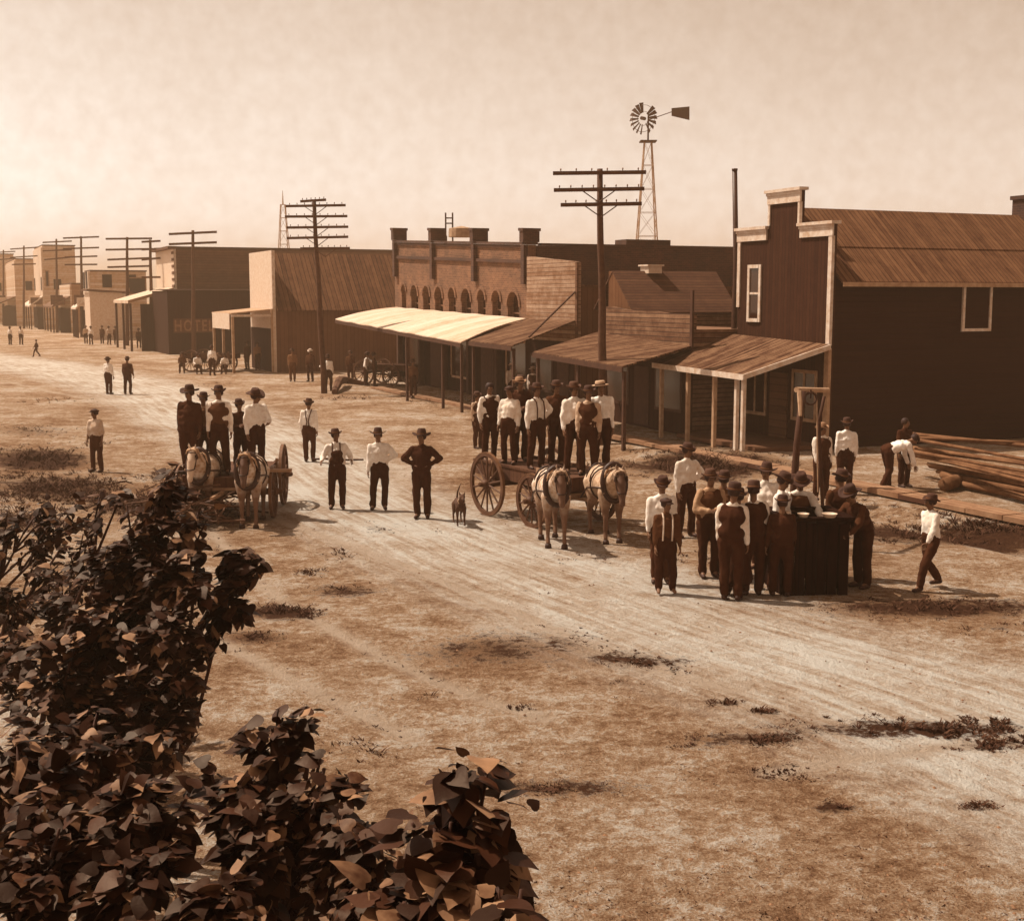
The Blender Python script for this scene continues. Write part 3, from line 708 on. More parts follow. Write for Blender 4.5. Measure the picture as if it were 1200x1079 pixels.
    m = MB(); m.bst(c0-.05, c0-.003, p0[1], p1[1], p1[2]-.1, p0[2]+.1); sg = part(m, 'wall_sign', BROWNZ, th)
    cu = bpy.data.curves.new('lettering', 'FONT'); cu.body = 'HOTEL'; cu.size = 1.0; cu.extrude = .01; cu.offset = .02; cu.space_character = 1.25
    tmp = bpy.data.objects.new('lettering', cu); C.objects.link(tmp); bpy.context.view_layer.update()
    me = bpy.data.meshes.new_from_object(tmp.evaluated_get(bpy.context.evaluated_depsgraph_get())); bpy.data.objects.remove(tmp)
    xs = [v.co.x for v in me.vertices]; ys = [v.co.y for v in me.vertices]; x0, x1, y0, y1 = min(xs), max(xs), min(ys), max(ys)
    L = p1[1]-p0[1]-.2; H = p0[2]-p1[2]
    for v in me.vertices:
        a = (v.co.x-x0)/(x1-x0); b = (v.co.y-y0)/(y1-y0)
        v.co = ST(c0-.06-v.co.z, p0[1]+.1+a*L, p1[2]+b*H) - ORG[sg.name]
    part(me, 'lettering', plain('faded_lettering', .24, .9, .4, 3), sg)
left_shops()

def far_shops():
    random.seed(5)
    M1 = boards('hazed_tan_siding', .62, .3, 'z', .25, .08); M2 = boards('hazed_brown_siding', .33, .3, 'z', .25, .08)  # siding lightened to put the haze of distance into its colour
    data = [  # corner(px,py), x_left, x_right, ytop, wall, front, label, awning px, windows
      ((106, 396), 98, 172, 318, M1, W_sign, 'tan two storey shop with a dark upper opening, beside white wall', 88, [(150, 172, 325, 345)]),
      ((84, 390), 70, 104, 333, M2, M1, 'low brown shop with pale front board', 60, []),
      ((52, 386), 41, 90, 288, M1, W_sign, 'tall pale two storey store with one narrow dark window', 34, [(52.5, 58, 317, 336)]),
      ((20, 382), 8, 44, 304, M1, M1, 'brown shop before the tall pale store', -6, []),
      ((-14, 378), -24, 18, 298, M1, W_sign, 'pale shop at the left end of the street', -40, []),
      ((-60, 374), -68, -10, 302, M1, M1, 'shop farthest along the street', -80, [])]
    for c, xl, xr, yt, wm, fm, lab, xa, wins in data:
        th, s0, s1, t0, t1, zf = side_shop('far_shop', lab, c, xl, xr, yt, wm, fm, group='shops at the far end of the street')
        for x0, x1, y0, y1 in wins:
            window(th, ('s', s0+.04), x0, y0, x1, y1, .12, frame=M2, pane=DARK, bars=False)
        tp = on_s(xa, 348, s0)[1]
        z1, z2 = on_s(c[0], 342, s0)[2], on_s(xa, 347, s0)[2]; z1, z2 = max(3.5, min(z1, 4.6)), 3.3
        m = MB(); m.slab([ST(s0, t0-.01, z1), ST(s0, tp, z2), ST(s1, tp, z2), ST(s1, t0-.01, z1)], .2); part(m, 'porch_roof', random.choice((POST, GREYB, TRIM)), th)
        for k in range(4):
            s_ = s0+.3+(s1-s0-.6)*k/3; m = MB(); m.bst(s_-.08, s_+.08, tp+.1, tp+.26, 0, z2-.2); part(m, 'porch_post', DPOST, th)
        m = MB(); m.bst(s0+.3, s0+.6, tp+1, t0-.01, 0, z2-.25); m.bst(s0+.6, s1, t0-.3, t0-.01, 0, 3); part(m, 'shaded_front', BLACKB, th)  # dark boards fill the porch to stand in for its shade
        for k in range(2):
            a_ = s0 + .3 + k*3.2; m = MB(); m.bst(a_, a_+.12, tp+.2, tp+1.7, z2+.15, z2+1.1+.3*k); part(m, 'hanging_sign', random.choice((W_sign, TRIM, BROWNZ)), th)
        for k in range(2):
            m = MB(); a_ = t0 + 1.5 + k*2.6; m.bst(s0-.02, s0+.03, a_, a_+1.0, z1+.9, z1+2.3)
            if a_ + 1.2 < t1 and z1 + 2.4 < zf: part(m, 'side_window', DARK, th)
        if fm is W_sign:
            m = MB(); m.bst(s0+.6, s0+2, t0-.06, t0-.003, z1+.8, z1+2.6); part(m, 'upper_window', DARK, th); m = MB(); m.bst(s1-2, s1-.6, t0-.06, t0-.003, z1+.8, z1+2.6); part(m, 'upper_window', DARK, th)
    # low white walled shed and one beyond
    s0, t0, _ = st(gp(106, 398)); s0 -= 1.5; t1 = on_s(143, 348, s0)[1]; t0 = on_s(105, 348, s0)[1]; z = on_s(120, 346, s0)[2] + .3
    z = max(3.6, z); th = thing('white_shed', 'white walled one storey shed with slanting roof edge', 'building', ST(s0, t0))
    m = MB(); m.bst(s0, s0+5, t0, t1, 0, z); part(m, 'side_wall', W_sign, th)
    m = MB(); m.slab([ST(s0-.4, t0-.3, z+.35), ST(s0-.4, t1+1, z+.05), ST(s0+5, t1+1, z+.05), ST(s0+5, t0-.3, z+.35)], .18); part(m, 'roof', BROWNZ, th)
    # water tank frame behind the brick store roof
    Yb = 75; th = thing('water_tank', 'small roof tank on spindly legs behind brick parapet', 'tank', at(535, 348, Yb) * 1)
    th.location.z = 0; ORG[th.name] = V((th.location.x, Yb, 0)); x = th.location.x
    m = MB(); z0 = at(535, 278, Yb).z; z1 = at(535, 268, Yb).z
    m.lathe([(0.01, z0), (.75, z0), (.72, z1), (.01, z1+.15)], Matrix.Translation((x+.3, Yb, 0))); part(m, 'tank', POST, th)
    m = MB()
    for a, b in ((-.6, -.5), (.9, -.5), (.9, .5), (-.6, .5)): m.tube((x+a, Yb+b, 0), (x+a, Yb+b, z0+.1), .06, n=5)
    part(m, 'frame', DPOST, th)
    m = MB(); m.tube((x-.6, Yb, z0-.3), (x-.6, Yb, z1+.9), .05, n=5); m.tube((x-.2, Yb, z0-.3), (x-.2, Yb, z1+.9), .05, n=5); m.tube((x-.6, Yb, z1+.3), (x-.2, Yb, z1+.3), .04, n=5); m.tube((x-.6, Yb, z1+.6), (x-.2, Yb, z1+.6), .04, n=5); part(m, 'ladder', DPOST, th)
far_shops()
# ------------------------------------------------------------------ poles, windmill, logs, well
def poles():
    random.seed(21)
    ins0 = None; gname = 'telegraph poles along the street'
    # base px, base py, top px, top py, arm rows (py, x0, x1), label
    P = [((708, 522), (703, 198), [(203, 648, 757), (222, 649, 755), (240, 657, 752)], 'near telegraph pole with three crossarms behind the wagon riders'),
         ((380, 461), (368, 234), [(235, 352, 382), (241, 335, 405), (254, 334, 407), (266, 336, 408), (278, 336, 408), (291, 352, 410)], 'tall telegraph pole with stacked crossarms in front of the plank roofed shop'),
         ((227, 416), (226, 270), [(273, 198, 254), (285, 198, 254)], 'telegraph pole with two crossarms before the long brown shop'),
         ((149, 405), (149, 278), [(280, 124, 178), (292, 124, 178), (303, 126, 176), (313, 126, 176)], 'telegraph pole beside the white street awning'),
         ((96, 395), (95, 277), [(279, 74, 116), (291, 74, 116), (301, 76, 114), (310, 76, 114)], 'telegraph pole in front of the low brown shop'),
         ((67, 390), (66, 280), [(283, 50, 84), (293, 50, 84), (303, 52, 82)], 'telegraph pole by the tall pale store'),
         ((28, 385), (28, 288), [(291, 12, 44), (301, 12, 44), (310, 14, 42)], 'telegraph pole near the left edge, farthest but one'),
         ((4, 381), (4, 293), [(295, -10, 18), (304, -10, 18)], 'farthest telegraph pole, at the left edge'),
         ((178, 408), (176, 281), [(283, 166, 188), (292, 166, 188), (303, 166, 188), (325, 166, 188)], 'dark telegraph pole against the pale quoined front')]
    for (b, tp_, arms, lab) in P:
        p = G(*b); Y = p.y; top = at(tp_[0], tp_[1], Y)
        th = thing('telegraph_pole', lab, 'telegraph pole', p, gname)
        r = .15 if Y < 80 else .19
        mb = MB(); n = 8; pts = [p - V((0,0,.2)) + (top - p) * (i/n) + V((.02*math.sin(i*1.7), 0, .2*(1-i/n) if i else 0)) for i in range(n+1)]
        pts[-1] = top; mb.path(pts, [r*(1 - .42*i/n) for i in range(n+1)], 9); part(mb, 'pole', POLEM, th, smooth=True)
        for k, (py, x0, x1) in enumerate(arms):
            a, c = at(x0, py + random.uniform(0, 1.5), Y - .17), at(x1, py - random.uniform(0, 1.5), Y - .17)
            d = c - a; M = d.to_track_quat('X', 'Z').to_matrix(); h = .11 if Y < 80 else .17
            mb = MB(); mb.box((a+c)/2, (d.length, .1, h), M); arm = part(mb, 'crossarm', POLEM, th)
            if Y < 70:
                nn = 8 if k else 6
                for i in range(nn):
                    f = (i + .5)/nn; f = f if abs(f-.5) > .04 else f + .06
                    q = a + d*f + V((0,0,h/2))
                    if ins0 is None:
                        mi = MB(); mi.lathe([(.001, .09), (.016, .088), (.022, .06), (.024, .03), (.012, .028), (.010, -.01), (.001, -.01)], n=7); ins0 = mi.mesh('insulator', smooth=True); ins0.materials.append(INS)
                    o = part(ins0, 'insulator', None, arm, local=True); o.location = q - ORG[arm.name]
            if Y < 70 and k:
                mb = MB(); mid = (a+c)/2
                for sgn in (-1, 1): mb.tube(mid + d.normalized()*.55*sgn, mid + V((0,.05,-.38)), .018, n=5)
                part(mb, 'brace', POLEM, arm)
    # tall bare post beside the corner shop
    s, t, z = on_t(862, 340, CS[1] + .6)
    p = ST(CS[2] + .45, t - .2); 
    Yp = p.y; x = at(862, 300, Yp).x; p = V((x, Yp, 0)); top = at(861, 200, Yp)
    mb = MB(); mb.path([p, V((x, Yp, 3)), V((x+.02, Yp, 5.5)), V((top.x, Yp, top.z))], [.11, .10, .09, .085], 10); mb.tube(V((top.x, Yp, top.z)), V((top.x, Yp, top.z+.06)), .10, .10, 10)
    solo(mb, 'stove_pipe', IRON, 'tall thin dark pipe rising beside the stepped front of the dark shop', 'pipe', p, smooth=True)
poles()

def windmill():
    Y = 105; base = at(757, 348, Y); base.z = 0; th = thing('windmill', 'tall wind pump with open lattice tower, wheel and tail vane above the roofs', 'windmill', base)
    zt = at(757, 166, Y).z; hub = at(754, 139, Y - .9); m = MB(); w0, w1 = 1.35, .28
    def cor(z, i): w = w0 + (w1-w0)*z/zt; return base + V(((-w, w, w, -w)[i], (-w, -w, w, w)[i], z))
    for i in range(4): m.tube(cor(0, i), cor(zt, i), .065, .05, 5)
    n = 9
    for k in range(n):
        z0, z1 = zt*k/n, zt*(k+1)/n
        for i in range(4):
            j = (i+1) % 4; m.tube(cor(z1, i), cor(z1, j), .025, n=4); m.tube(cor(z0, i), cor(z1, j), .014, n=4); m.tube(cor(z0, j), cor(z1, i), .014, n=4)
    part(m, 'tower', POST, th)
    m = MB(); m.box(base + V((0,0,zt)), (1.3, 1.3, .1)); m.tube(base+V((0,0,zt)), V((base.x, Y, hub.z+.3)), .07, n=6); part(m, 'platform', DPOST, th)
    yaw = math.radians(38); ax = V((-math.sin(yaw), -math.cos(yaw), 0)); side = V((ax.y*-1, ax.x, 0)).normalized(); up = V((0,0,1))
    R = 1.25
    m = MB(); m.tube(hub - ax*.2, hub + ax*.3, .14, n=8)
    for r_ in (.55, 1.05):
        pts = [hub + (side*math.cos(2*PI*i/20) + up*math.sin(2*PI*i/20))*r_ for i in range(21)]
        m.path(pts, [.02]*21, 4)
    wh = part(m, 'wheel', IRON, th)
    for i in range(18):
        a = 2*PI*i/18
        if i in (3, 4, 14): continue
        rad = side*math.cos(a) + up*math.sin(a); tan = -side*math.sin(a) + up*math.cos(a); tw = tan*.82 + ax*.55
        q = [hub + rad*.45 - tw*.07, hub + rad*.45 + tw*.07, hub + rad*R + tw*.17, hub + rad*R - tw*.17]
        m = MB(); m.hexa(q, [p + ax*.02 for p in q]); part(m, 'blade', DPOST, wh)
    v0, v1 = at(788, 131, Y + 1.2), at(808, 133, Y + 2.0)
    m = MB(); m.tube(V((base.x, Y, hub.z)), v0, .035, n=5); part(m, 'tail_boom', IRON, th)
    a, b, c, d = at(787, 127, Y+1.2), at(787, 136, Y+1.2), at(808, 141, Y+2), at(808, 125, Y+2)
    m = MB(); m.poly([a, b, c, d], V((0, .03, 0))); part(m, 'tail_vane', DPOST, th)
    # second, half lost in the glare behind the plank roofed shop
    Y = 150; base = at(334, 348, Y); base.z = 0; th = thing('lattice_tower', 'faint thin lattice tower behind the tall telegraph pole', 'tower', base)
    zt = at(334, 240, Y).z; m = MB(); w0, w1 = 1.1, .25
    for i in range(4): m.tube(cor(0, i), cor(zt, i), .07, .05, 5)
    for k in range(10):
        z0, z1 = zt*k/10, zt*(k+1)/10
        for i in range(4):
            j = (i+1) % 4; m.tube(cor(z1, i), cor(z1, j), .03, n=4); m.tube(cor(z0, i), cor(z1, j), .02, n=4)
    part(m, 'tower', POST, th); m = MB(); m.lathe([(.01, zt-3), (1.0, zt-3), (1.0, zt-.8), (.01, zt+.1)], Matrix.Translation((base.x, Y, 0)), 10); m2 = m
    m = MB(); m.tube(base+V((0,0,zt)), base+V((0,0,zt+1.6)), .1, .03, 5); part(m, 'spire', POST, th)
windmill()

def logs():
    random.seed(9)
    LG = [((1058, 507), (1330, 536), 0.95, .06), ((1064, 524), (1340, 560), .72, .07), ((1072, 532), (1340, 580), .55, .085), ((1052, 512), (1200, 519), 1.0, .05),
          ((1104, 556), (1330, 600), .22, .09), ((1090, 545), (1330, 592), .38, .07), ((1120, 566), (1350, 612), .10, .08)]
    labs = ['topmost pale pole of the log pile by the dark side wall', 'second log down in the pile, light on its upper side', 'thick middle log of the pile with a long bright edge', 'short pale pole lying across the top left of the log pile',
            'low thick log near the foot of the log pile', 'thin log just above the lowest two of the pile', 'lowest log of the pile, resting in the grass']
    lm = plain('log_wood', .15, .9, .6, 2.5, .6, spec=.08)
    for (a, b, z, r), lab in zip(LG, labs):
        p = gp(a[0], a[1], z); q = gp(b[0], b[1], z)
        # keep the pile together: same line along the street, only height and end vary
        pts = []; n = 9
        for i in range(n+1):
            f = i/n; pts.append(p.lerp(q, f) + V((0, random.uniform(-.03, .03), .03*nz(f*3, z*9))))
        mb = MB(); mb.path(pts, [r*(1+.12*nz(i*.9, z*7)) * (1 - .03*i) for i in range(n+1)], 10)
        solo(mb, 'log', lm, lab, 'log', p, 'logs piled beside the dark shop', smooth=True)
    for i in range(9):                       # thin rails laid on and between the logs
        f = random.random(); a = gp(1056 + 60*f + random.uniform(-6, 10), 512 + 52*f, .95*(1-f) + .05); b = gp(1320, 552 + 60*f + random.uniform(-16, 12), .9*(1-f) + .08)
        z0 = .95*(1-f) + .08
        mb = MB(); mb.path([a, a.lerp(b, .35) + V((0, 0, random.uniform(-.02, .03))), a.lerp(b, .7) + V((0, 0, random.uniform(-.03, .02))), b], [.045, .042, .038, .03], 7)
        solo(mb, 'rail', lm, ('thin rail on the crest of the log pile', 'split rail poking from the upper left end of the log pile', 'dark thin rail between the two upper logs', 'thin crooked rail along the middle of the log pile', 'rail sagging below the thick middle log', 'pale thin rail over the lower logs', 'thin rail near the foot of the log pile', 'short looking rail at the lower left of the log pile', 'rail wedged beside the bearer logs')[i], 'rail', a, 'rails laid on the log pile', smooth=True)
    # two bearers under the pile
    for k, px in enumerate((1130, 1192)):
        a = gp(px, 545, .5); 
        p, q = V((a.x-.7, a.y-.75, gz(a.x-.7, a.y-.75)+.16)), V((a.x+.55, a.y+.6, gz(a.x+.5, a.y+.6)+.16))
        mb = MB(); mb.path([p, (p+q)/2 + V((0,0,.02)), q], [.17, .16, .15], 9)
        solo(mb, 'log', lm, ('short bearer log under the left part of the pile', 'short bearer log under the right part of the pile')[k], 'log', p, 'logs piled beside the dark shop', smooth=True)
    # rough beam near the pole foot and scrap on the walk
    p = G(392, 462); q = G(404, 452); mb = MB(); mb.path([p + V((0,0,.1)), p.lerp(q, .5) + V((0,0,.45)), q + V((0,0,.3)), q + V((.9,.4,.1))], [.14, .22, .2, .1], 7)
    solo(mb, 'stump', plain('stump_wood', .1, .9, .5, 6), 'dark upturned stump at the foot of the tall telegraph pole', 'stump', p)
logs()

def well():
    # plank well curb, with things lying on its rim
    c = gp(953, 700); cx, cy = c.x, c.y + .62; zt = 1.12; hw, hd = .50, .5
    R = Matrix.Rotation(math.radians(8), 3, 'Z'); org = V((cx, cy, gz(cx, cy)))
    th = thing('well_curb', 'dark square plank well curb with men gathered round it', 'well', org, rz=math.radians(6))
    random.seed(3)
    for (dx, dy, w, d) in ((0, -hd, 2*hw, .05), (0, hd, 2*hw, .05), (-hw, 0, .05, 2*hd-.06), (hw, 0, .05, 2*hd-.06)):
        n = 6; m = MB()
        for i in range(n):
            e = random.uniform(-.02, .02)
            if w > d: m.box((dx - w/2 + (i+.5)*w/n, dy + e*.6, zt/2 + e*1.8), (w/n-.02, d, zt), Matrix.Rotation(e*.9, 3, 'Y'))
            else: m.box((dx + e*.3, dy - d/2 + (i+.5)*d/n, zt/2 + e), (w, d/n-.012, zt), None)
        part(m, 'plank_side', CURBWOOD, th, local=True)
    m = MB()
    for (dx, dy, w, d) in ((0, -hd, 2*hw+.12, .14), (0, hd, 2*hw+.12, .14), (-hw, 0, .14, 2*hd-.15), (hw, 0, .14, 2*hd-.15)): m.box((dx, dy, zt+.045), (w, d, .05))
    part(m, 'rim', CURBWOOD, th, local=True)
    m = MB(); m.box((0, 0, zt*.55), (2*hw-.07, 2*hd-.07, .02)); part(m, 'water', GLASS, th, local=True)
    WHT = plain('white_enamel', .60, .5, .08, 8)
    for k, (px, py, r, lab, nm) in enumerate(((921, 612, .085, 'white cloth bundle on the well rim, leftmost', 'bundle'), (941, 616, .085, 'small pale dish beside the white bundle on the well rim', 'dish'), (972, 613, .11, 'wide white pan on the well rim in front of the leaning man', 'pan'))):
        Yr = cy + (hd if k != 2 else -hd); p = gp(px, py, zt + .07 + org.z); p = V((p.x, p.y, zt + .072 + org.z)); p.y = min(max(p.y, cy - hd), cy + hd)
        p.x = at(px, py, p.y).x
        m = MB()
        if nm == 'bundle': m.lathe([(.001, 0), (r*.9, 0), (r*1.05, .03), (r*.85, .07), (r*.4, .10), (.001, .085)], Matrix.Translation(p), 9)
        else: m.lathe([(.001, 0), (r*.75, 0), (r, .055), (r*1.06, .058), (r*.96, .05), (r*.7, .015), (.001, .012)], Matrix.Translation(p), 14)
        solo(m, nm, WHT, lab, nm, p, smooth=True)
    # lifting frame over it
    b = G(927, 640); Y = b.y; th = thing('well_frame', 'pale topped pole frame with crossbar rising behind the well', 'frame', b)
    top = at(941, 458, Y + .1); mid = at(934, 520, Y)
    m = MB(); m.path([b - V((0,0,.2)), at(929, 590, Y), mid, top], [.075, .07, .062, .055], 9); part(m, 'left_post', DPOST, th, smooth=True)
    m = MB(); m.path([top + V((-.06, 0, .0)), at(937, 487, Y+.02) + V((0,-.07,0))], [.05, .03], 6); part(m, 'brace', POST, th)
    b2 = G(966, 628); t2 = at(967, 461, b2.y)
    m = MB(); m.path([b2, at(960, 520, b2.y), at(960, 492, b2.y), at(966, 464, b2.y)], [.035, .035, .032, .03], 8); part(m, 'right_post', DPOST, th, smooth=True)
    m = MB(); m.tube(top + V((-.12, 0, .02)), t2 + V((.05, 0, .06)), .05, .045, 8); part(m, 'crossbar', POST, th)
    m = MB(); pc = at(950, 467, Y+.3); m.path([pc + V((.11*math.cos(a*PI/5), 0, .11*math.sin(a*PI/5))) for a in range(11)], [.022]*11, 5); m.tube(pc, pc + V((0,0,.16)), .015, n=5); pl = part(m, 'pulley', IRON, th)
    m = MB(); m.tube(pc + V((.11, 0, 0)), V((pc.x+.11, pc.y-.3, 1.0)), .012, n=5); part(m, 'rope', POST, pl)
CURBWOOD = boards('dark_planks', .020, .2, 'h', .6, .08, world=False, spec=.05)  # near-black plank tone of the well curb
well()

# ------------------------------------------------------------------ people
CLOTH = {}
def cloth(r): 
    k = 'cloth_%02d' % int(r*100)
    return plain(k, r, .95, .22, 7, .3, spec=.08)
SKIN = plain('skin', .17, .6, .18, 5); SKINL = plain('skin_fair', .27, .6, .18, 5); HAIR = plain('hair', .03, .7, .4, 20); SHOE = plain('shoe_leather', .04, .6, .5, 10)
EYE = plain('eye', .02, .3, .1, 5); LIP = plain('lip', .09, .6, .1, 5)
POSES = {
 'stand': dict(aL=((.14,.02,-1),(.02,-.16,-1)), aR=((.14,.02,-1),(.02,-.16,-1))),
 'loose': dict(aL=((.22,.1,-1),(.1,-.25,-1)), aR=((.16,-.1,-1),(.0,-.3,-1)), stance=.13),
 'akimbo': dict(aL=((.75,.25,-.8),(-.85,-.35,-.5)), aR=((.75,.25,-.8),(-.85,-.35,-.5))),
 'akimbo_left': dict(aL=((.75,.25,-.8),(-.85,-.35,-.5)), aR=((.18,.05,-1),(.05,-.2,-1)), stance=.13),
 'fold': dict(aL=((.22,-.1,-1),(-.75,-.75,.15)), aR=((.22,-.1,-1),(-.75,-.7,.05))),
 'pockets': dict(aL=((.4,.2,-1),(-.25,-.35,-.9)), aR=((.4,.2,-1),(-.25,-.35,-.9))),
 'rod': dict(aL=((.45,.35,-.8),(.1,-.85,-.25)), aR=((.45,.35,-.8),(.1,-.85,-.25)), stance=.12),
 'walk': dict(aL=((.2,-.35,-1),(.0,-.5,-.8)), aR=((.2,.4,-1),(.05,.0,-1)), stride=.30),
 'walk2': dict(aL=((.2,.35,-1),(.0,.1,-.9)), aR=((.25,-.3,-1),(-.1,-.6,-.7)), stride=.22),
 'bend': dict(aL=((.15,-.35,-1),(.0,-.3,-1)), aR=((.15,-.35,-1),(.0,-.3,-1)), lean=72, stride=.1, look=-25),
 'lean': dict(aL=((.35,-.55,-.75),(.05,-.75,-.45)), aR=((.35,-.55,-.75),(.05,-.75,-.45)), lean=24, look=-12),
 'reach': dict(aL=((.25,-.75,-.6),(-.1,-.95,.1)), aR=((.2,.05,-1),(.0,-.3,-1)), lean=8),
 'turned': dict(aL=((.3,-.3,-.9),(-.4,-.8,-.2)), aR=((.2,.05,-1),(.0,-.2,-1)), turn=35, lean=10),
 'lead': dict(aL=((.2,0,-1),(.05,-.2,-1)), aR=((.5,-.5,-.5),(.2,-.7,.3))),
 'sit': dict(aL=((.22,-.25,-1),(-.15,-.95,-.1)), aR=((.22,-.25,-1),(-.15,-.95,-.1)), sit=1, lean=8),
}
def person(p, H=1.75, yaw=0, pose='stand', label='', shirt=.72, pants=.055, hat='felt', hatr=.06, group=None, skin=None, vest=None, braces=False, overall=False, skirt=None, vox=None, barefoot=False, sleeves=True, name='person', look=None, turn=None, stout=1.0):
    P = POSES[pose]; k = H / 1.75; skin = skin or SKIN
    dist = V(p).length; vox = vox or (.0185 if dist < 33 else .032)
    near = dist < 33
    lean = math.radians(P.get('lean', 0)); head_look = math.radians(look if look is not None else P.get('look', 0)); ht = math.radians(turn if turn is not None else P.get('turn', 0))
    pel = V((0, 0, .93))
    sit = P.get('sit')
    if sit: pel = V((0, 0, .50))
    rp = random.Random(label); sway = 0 if sit or lean > .5 else rp.uniform(-.035, .035); pel.x += sway
    Rl = Matrix.Rotation(lean + math.radians(rp.uniform(-3, 4)), 3, 'X') @ Matrix.Rotation(-sway*1.6, 3, 'Y')
    def T(x, y, z): return pel + Rl @ V((x, y, z - .93))
    base = V(p); drop = 0
    feet = []
    stc = P.get('stance', .10); sd = P.get('stride', 0)
    legs = []
    for sgn in (-1, 1):
        hip = pel + V((sgn*.095, 0, -.02)); f = V((sgn*stc, (-sd if sgn > 0 else sd) + .01, .09))
        if sit: kn = V((sgn*.13, -.42, .52)); f = V((sgn*.14, -.44, .09))
        else:
            kn = (hip + f)/2 + V((sgn*.012, -.03 - abs(sd)*.12, 0))
            if sd and sgn < 0: kn += V((0, -.06, 0)); f += V((0, 0, .05))
        legs.append((hip, kn, f, sgn, -sd*.0))
    arms = []
    for sgn, key in ((-1, 'aR'), (1, 'aL')):
        sh = T(sgn*.168, .0, 1.395); u, f = P[key]
        j = lambda: rp.uniform(-.09, .09)
        u = V((u[0]*sgn + j(), u[1] + j(), u[2])).normalized(); f = V((f[0]*sgn + j(), f[1] + j(), f[2])).normalized()
        el = sh + u*.285; wr = el + f*.25; arms.append((sh, el, wr, f, sgn))
    # head in its own frame
    nb = T(0, .01, 1.46); Rh = Matrix.Rotation(lean + head_look + math.radians(rp.uniform(-6, 9)), 3, 'X') @ Matrix.Rotation(ht + math.radians(rp.uniform(-22, 22)), 3, 'Z') @ Matrix.Rotation(math.radians(rp.uniform(-6, 6)), 3, 'Y')
    hb = nb + Rl @ V((0, -.015, .085))
    def Hd(x, y, z): return hb + Rh @ V((x, y, z))
    S = lambda v: V(v)*k
    b = MB(); n = 9
    b.cap(T(0,0,.97), .09, T(0,0,1.12), .08, n); b.cap(T(-.06,0.01,1.24), .072, T(.06,0.01,1.24), .072, n); b.cap(T(0,.01,1.1), .08, T(0,.01,1.28), .08, n); b.cap(T(-.13,0.005,1.38), .035, T(.13,0.005,1.38), .035, n); b.cap(T(0,.01,1.3), .06, T(0,.01,1.42), .045, n)
    b.cap(nb, .058, hb + Rh @ V((0, 0, .05)), .053, n)
    b.cap(Hd(0,.015,.105), .085, Hd(0,.03,.12), .086, 12); b.cap(Hd(0,-.02,.09), .072, Hd(0,-.035,.045), .058, 12); b.cap(Hd(0,-.045,.02), .038, Hd(0,-.06,.012), .03, n)
    b.cap(Hd(0,-.09,.085), .012, Hd(0,-.108,.055), .016, 8)
    for sgn in (-1, 1):
        b.cap(Hd(sgn*.085,.01,.09), .013, Hd(sgn*.088,.015,.055), .011, 6); b.cap(Hd(sgn*.02,-.082,.105), .014, Hd(sgn*.045,-.072,.105), .013, 6)
    for hip, kn, f, sgn, _ in legs:
        b.cap(hip, .085, kn, .055, n); b.cap(kn, .056, f + V((0,0,.02)), .042, n); b.cap(f, .045, f + V((sgn*.02, -.12, -.05)), .035, n)
    ex = MB()
    for sh, el, wr, f, sgn in arms:
        b.cap(sh, .04, el, .036, n); b.cap(el, .04, wr, .028, n)
        sid = V((sgn, 0, 0)) - f * f.dot(V((sgn, 0, 0)))
        sid = sid.normalized() if sid.length > .2 else V((0, -1, 0))
        nrm = f.cross(sid).normalized() * sgn; fwd = sid if False else -f.cross(nrm).normalized()*1
        acr = V((0, -1, 0)) - f * f.dot(V((0, -1, 0))); acr = acr.normalized() if acr.length > .25 else sid
        pal = f.cross(acr).normalized()
        if pal.x*sgn > 0: pal = -pal
        b.cap(wr, .026, wr + f*.03, .03, 8); b.cap(wr + f*.035 + acr*.018, .02, wr + f*.085 + acr*.022, .017, 8); b.cap(wr + f*.035 - acr*.018, .02, wr + f*.08 - acr*.022, .016, 8)
        for i, L in enumerate((.068, .078, .072, .056)):
            a0 = wr + f*.085 + acr*(.031 - .021*i); a1 = a0 + f*L*.5 + pal*.008 + acr*(.006 - .004*i); a2 = a1 + f*L*.42 + pal*.028
            ex.cap(S(a0), .0095*k, S(a1), .0085*k, 5); ex.cap(S(a1), .0085*k, S(a2), .007*k, 5)
        a0 = wr + f*.03 + acr*.03; a1 = a0 + f*.035 + acr*.03 + pal*.012; a2 = a1 + f*.035 + acr*.006 + pal*.01
        ex.cap(S(a0), .0125*k, S(a1), .0105*k, 5); ex.cap(S(a1), .0105*k, S(a2), .009*k, 5)
    b.v = [S(v) for v in b.v]
    root = fuse(b, name, skin, None, vox, ex, 0, 1)
    root.location = base; root.rotation_euler = (0, 0, math.radians(yaw)); props(root, label, 'person', group)
    def garment(mb, nm, m, wr=.007, lab=None, v=None):
        mb.v = [S(q) for q in mb.v]; o = fuse(mb, nm, m, root, v or vox*1.05, None, wr, 3)
        if lab: o['label'] = lab
        return o
    w = stout * rp.uniform(.99, 1.13); g = MB(); bl = .012
    g.cap(T(-.06*w,0,1.03), .112*w+bl, T(.06*w,0,1.03), .112*w+bl, n); g.cap(T(-.08*w,.0,1.25), .10*w+bl, T(.08*w,.0,1.25), .10*w+bl, n); g.cap(T(-.07*w,.0,1.13), .108*w+bl, T(.07*w,.0,1.13), .108*w+bl, n); g.cap(T(0,0,1.03), .11*w+bl, T(0,0,1.27), .115*w+bl, n)
    g.cap(T(-.13*w,0,1.365), .062+bl, T(.13*w,0,1.365), .062+bl, n); g.cap(T(0,.01,1.44), .066, T(0,.0,1.475), .062, n)
    for sgn in (-1, 1): g.cap(T(sgn*.03,.005,1.43), .062, T(sgn*.15*w,0,1.39), .056, n)
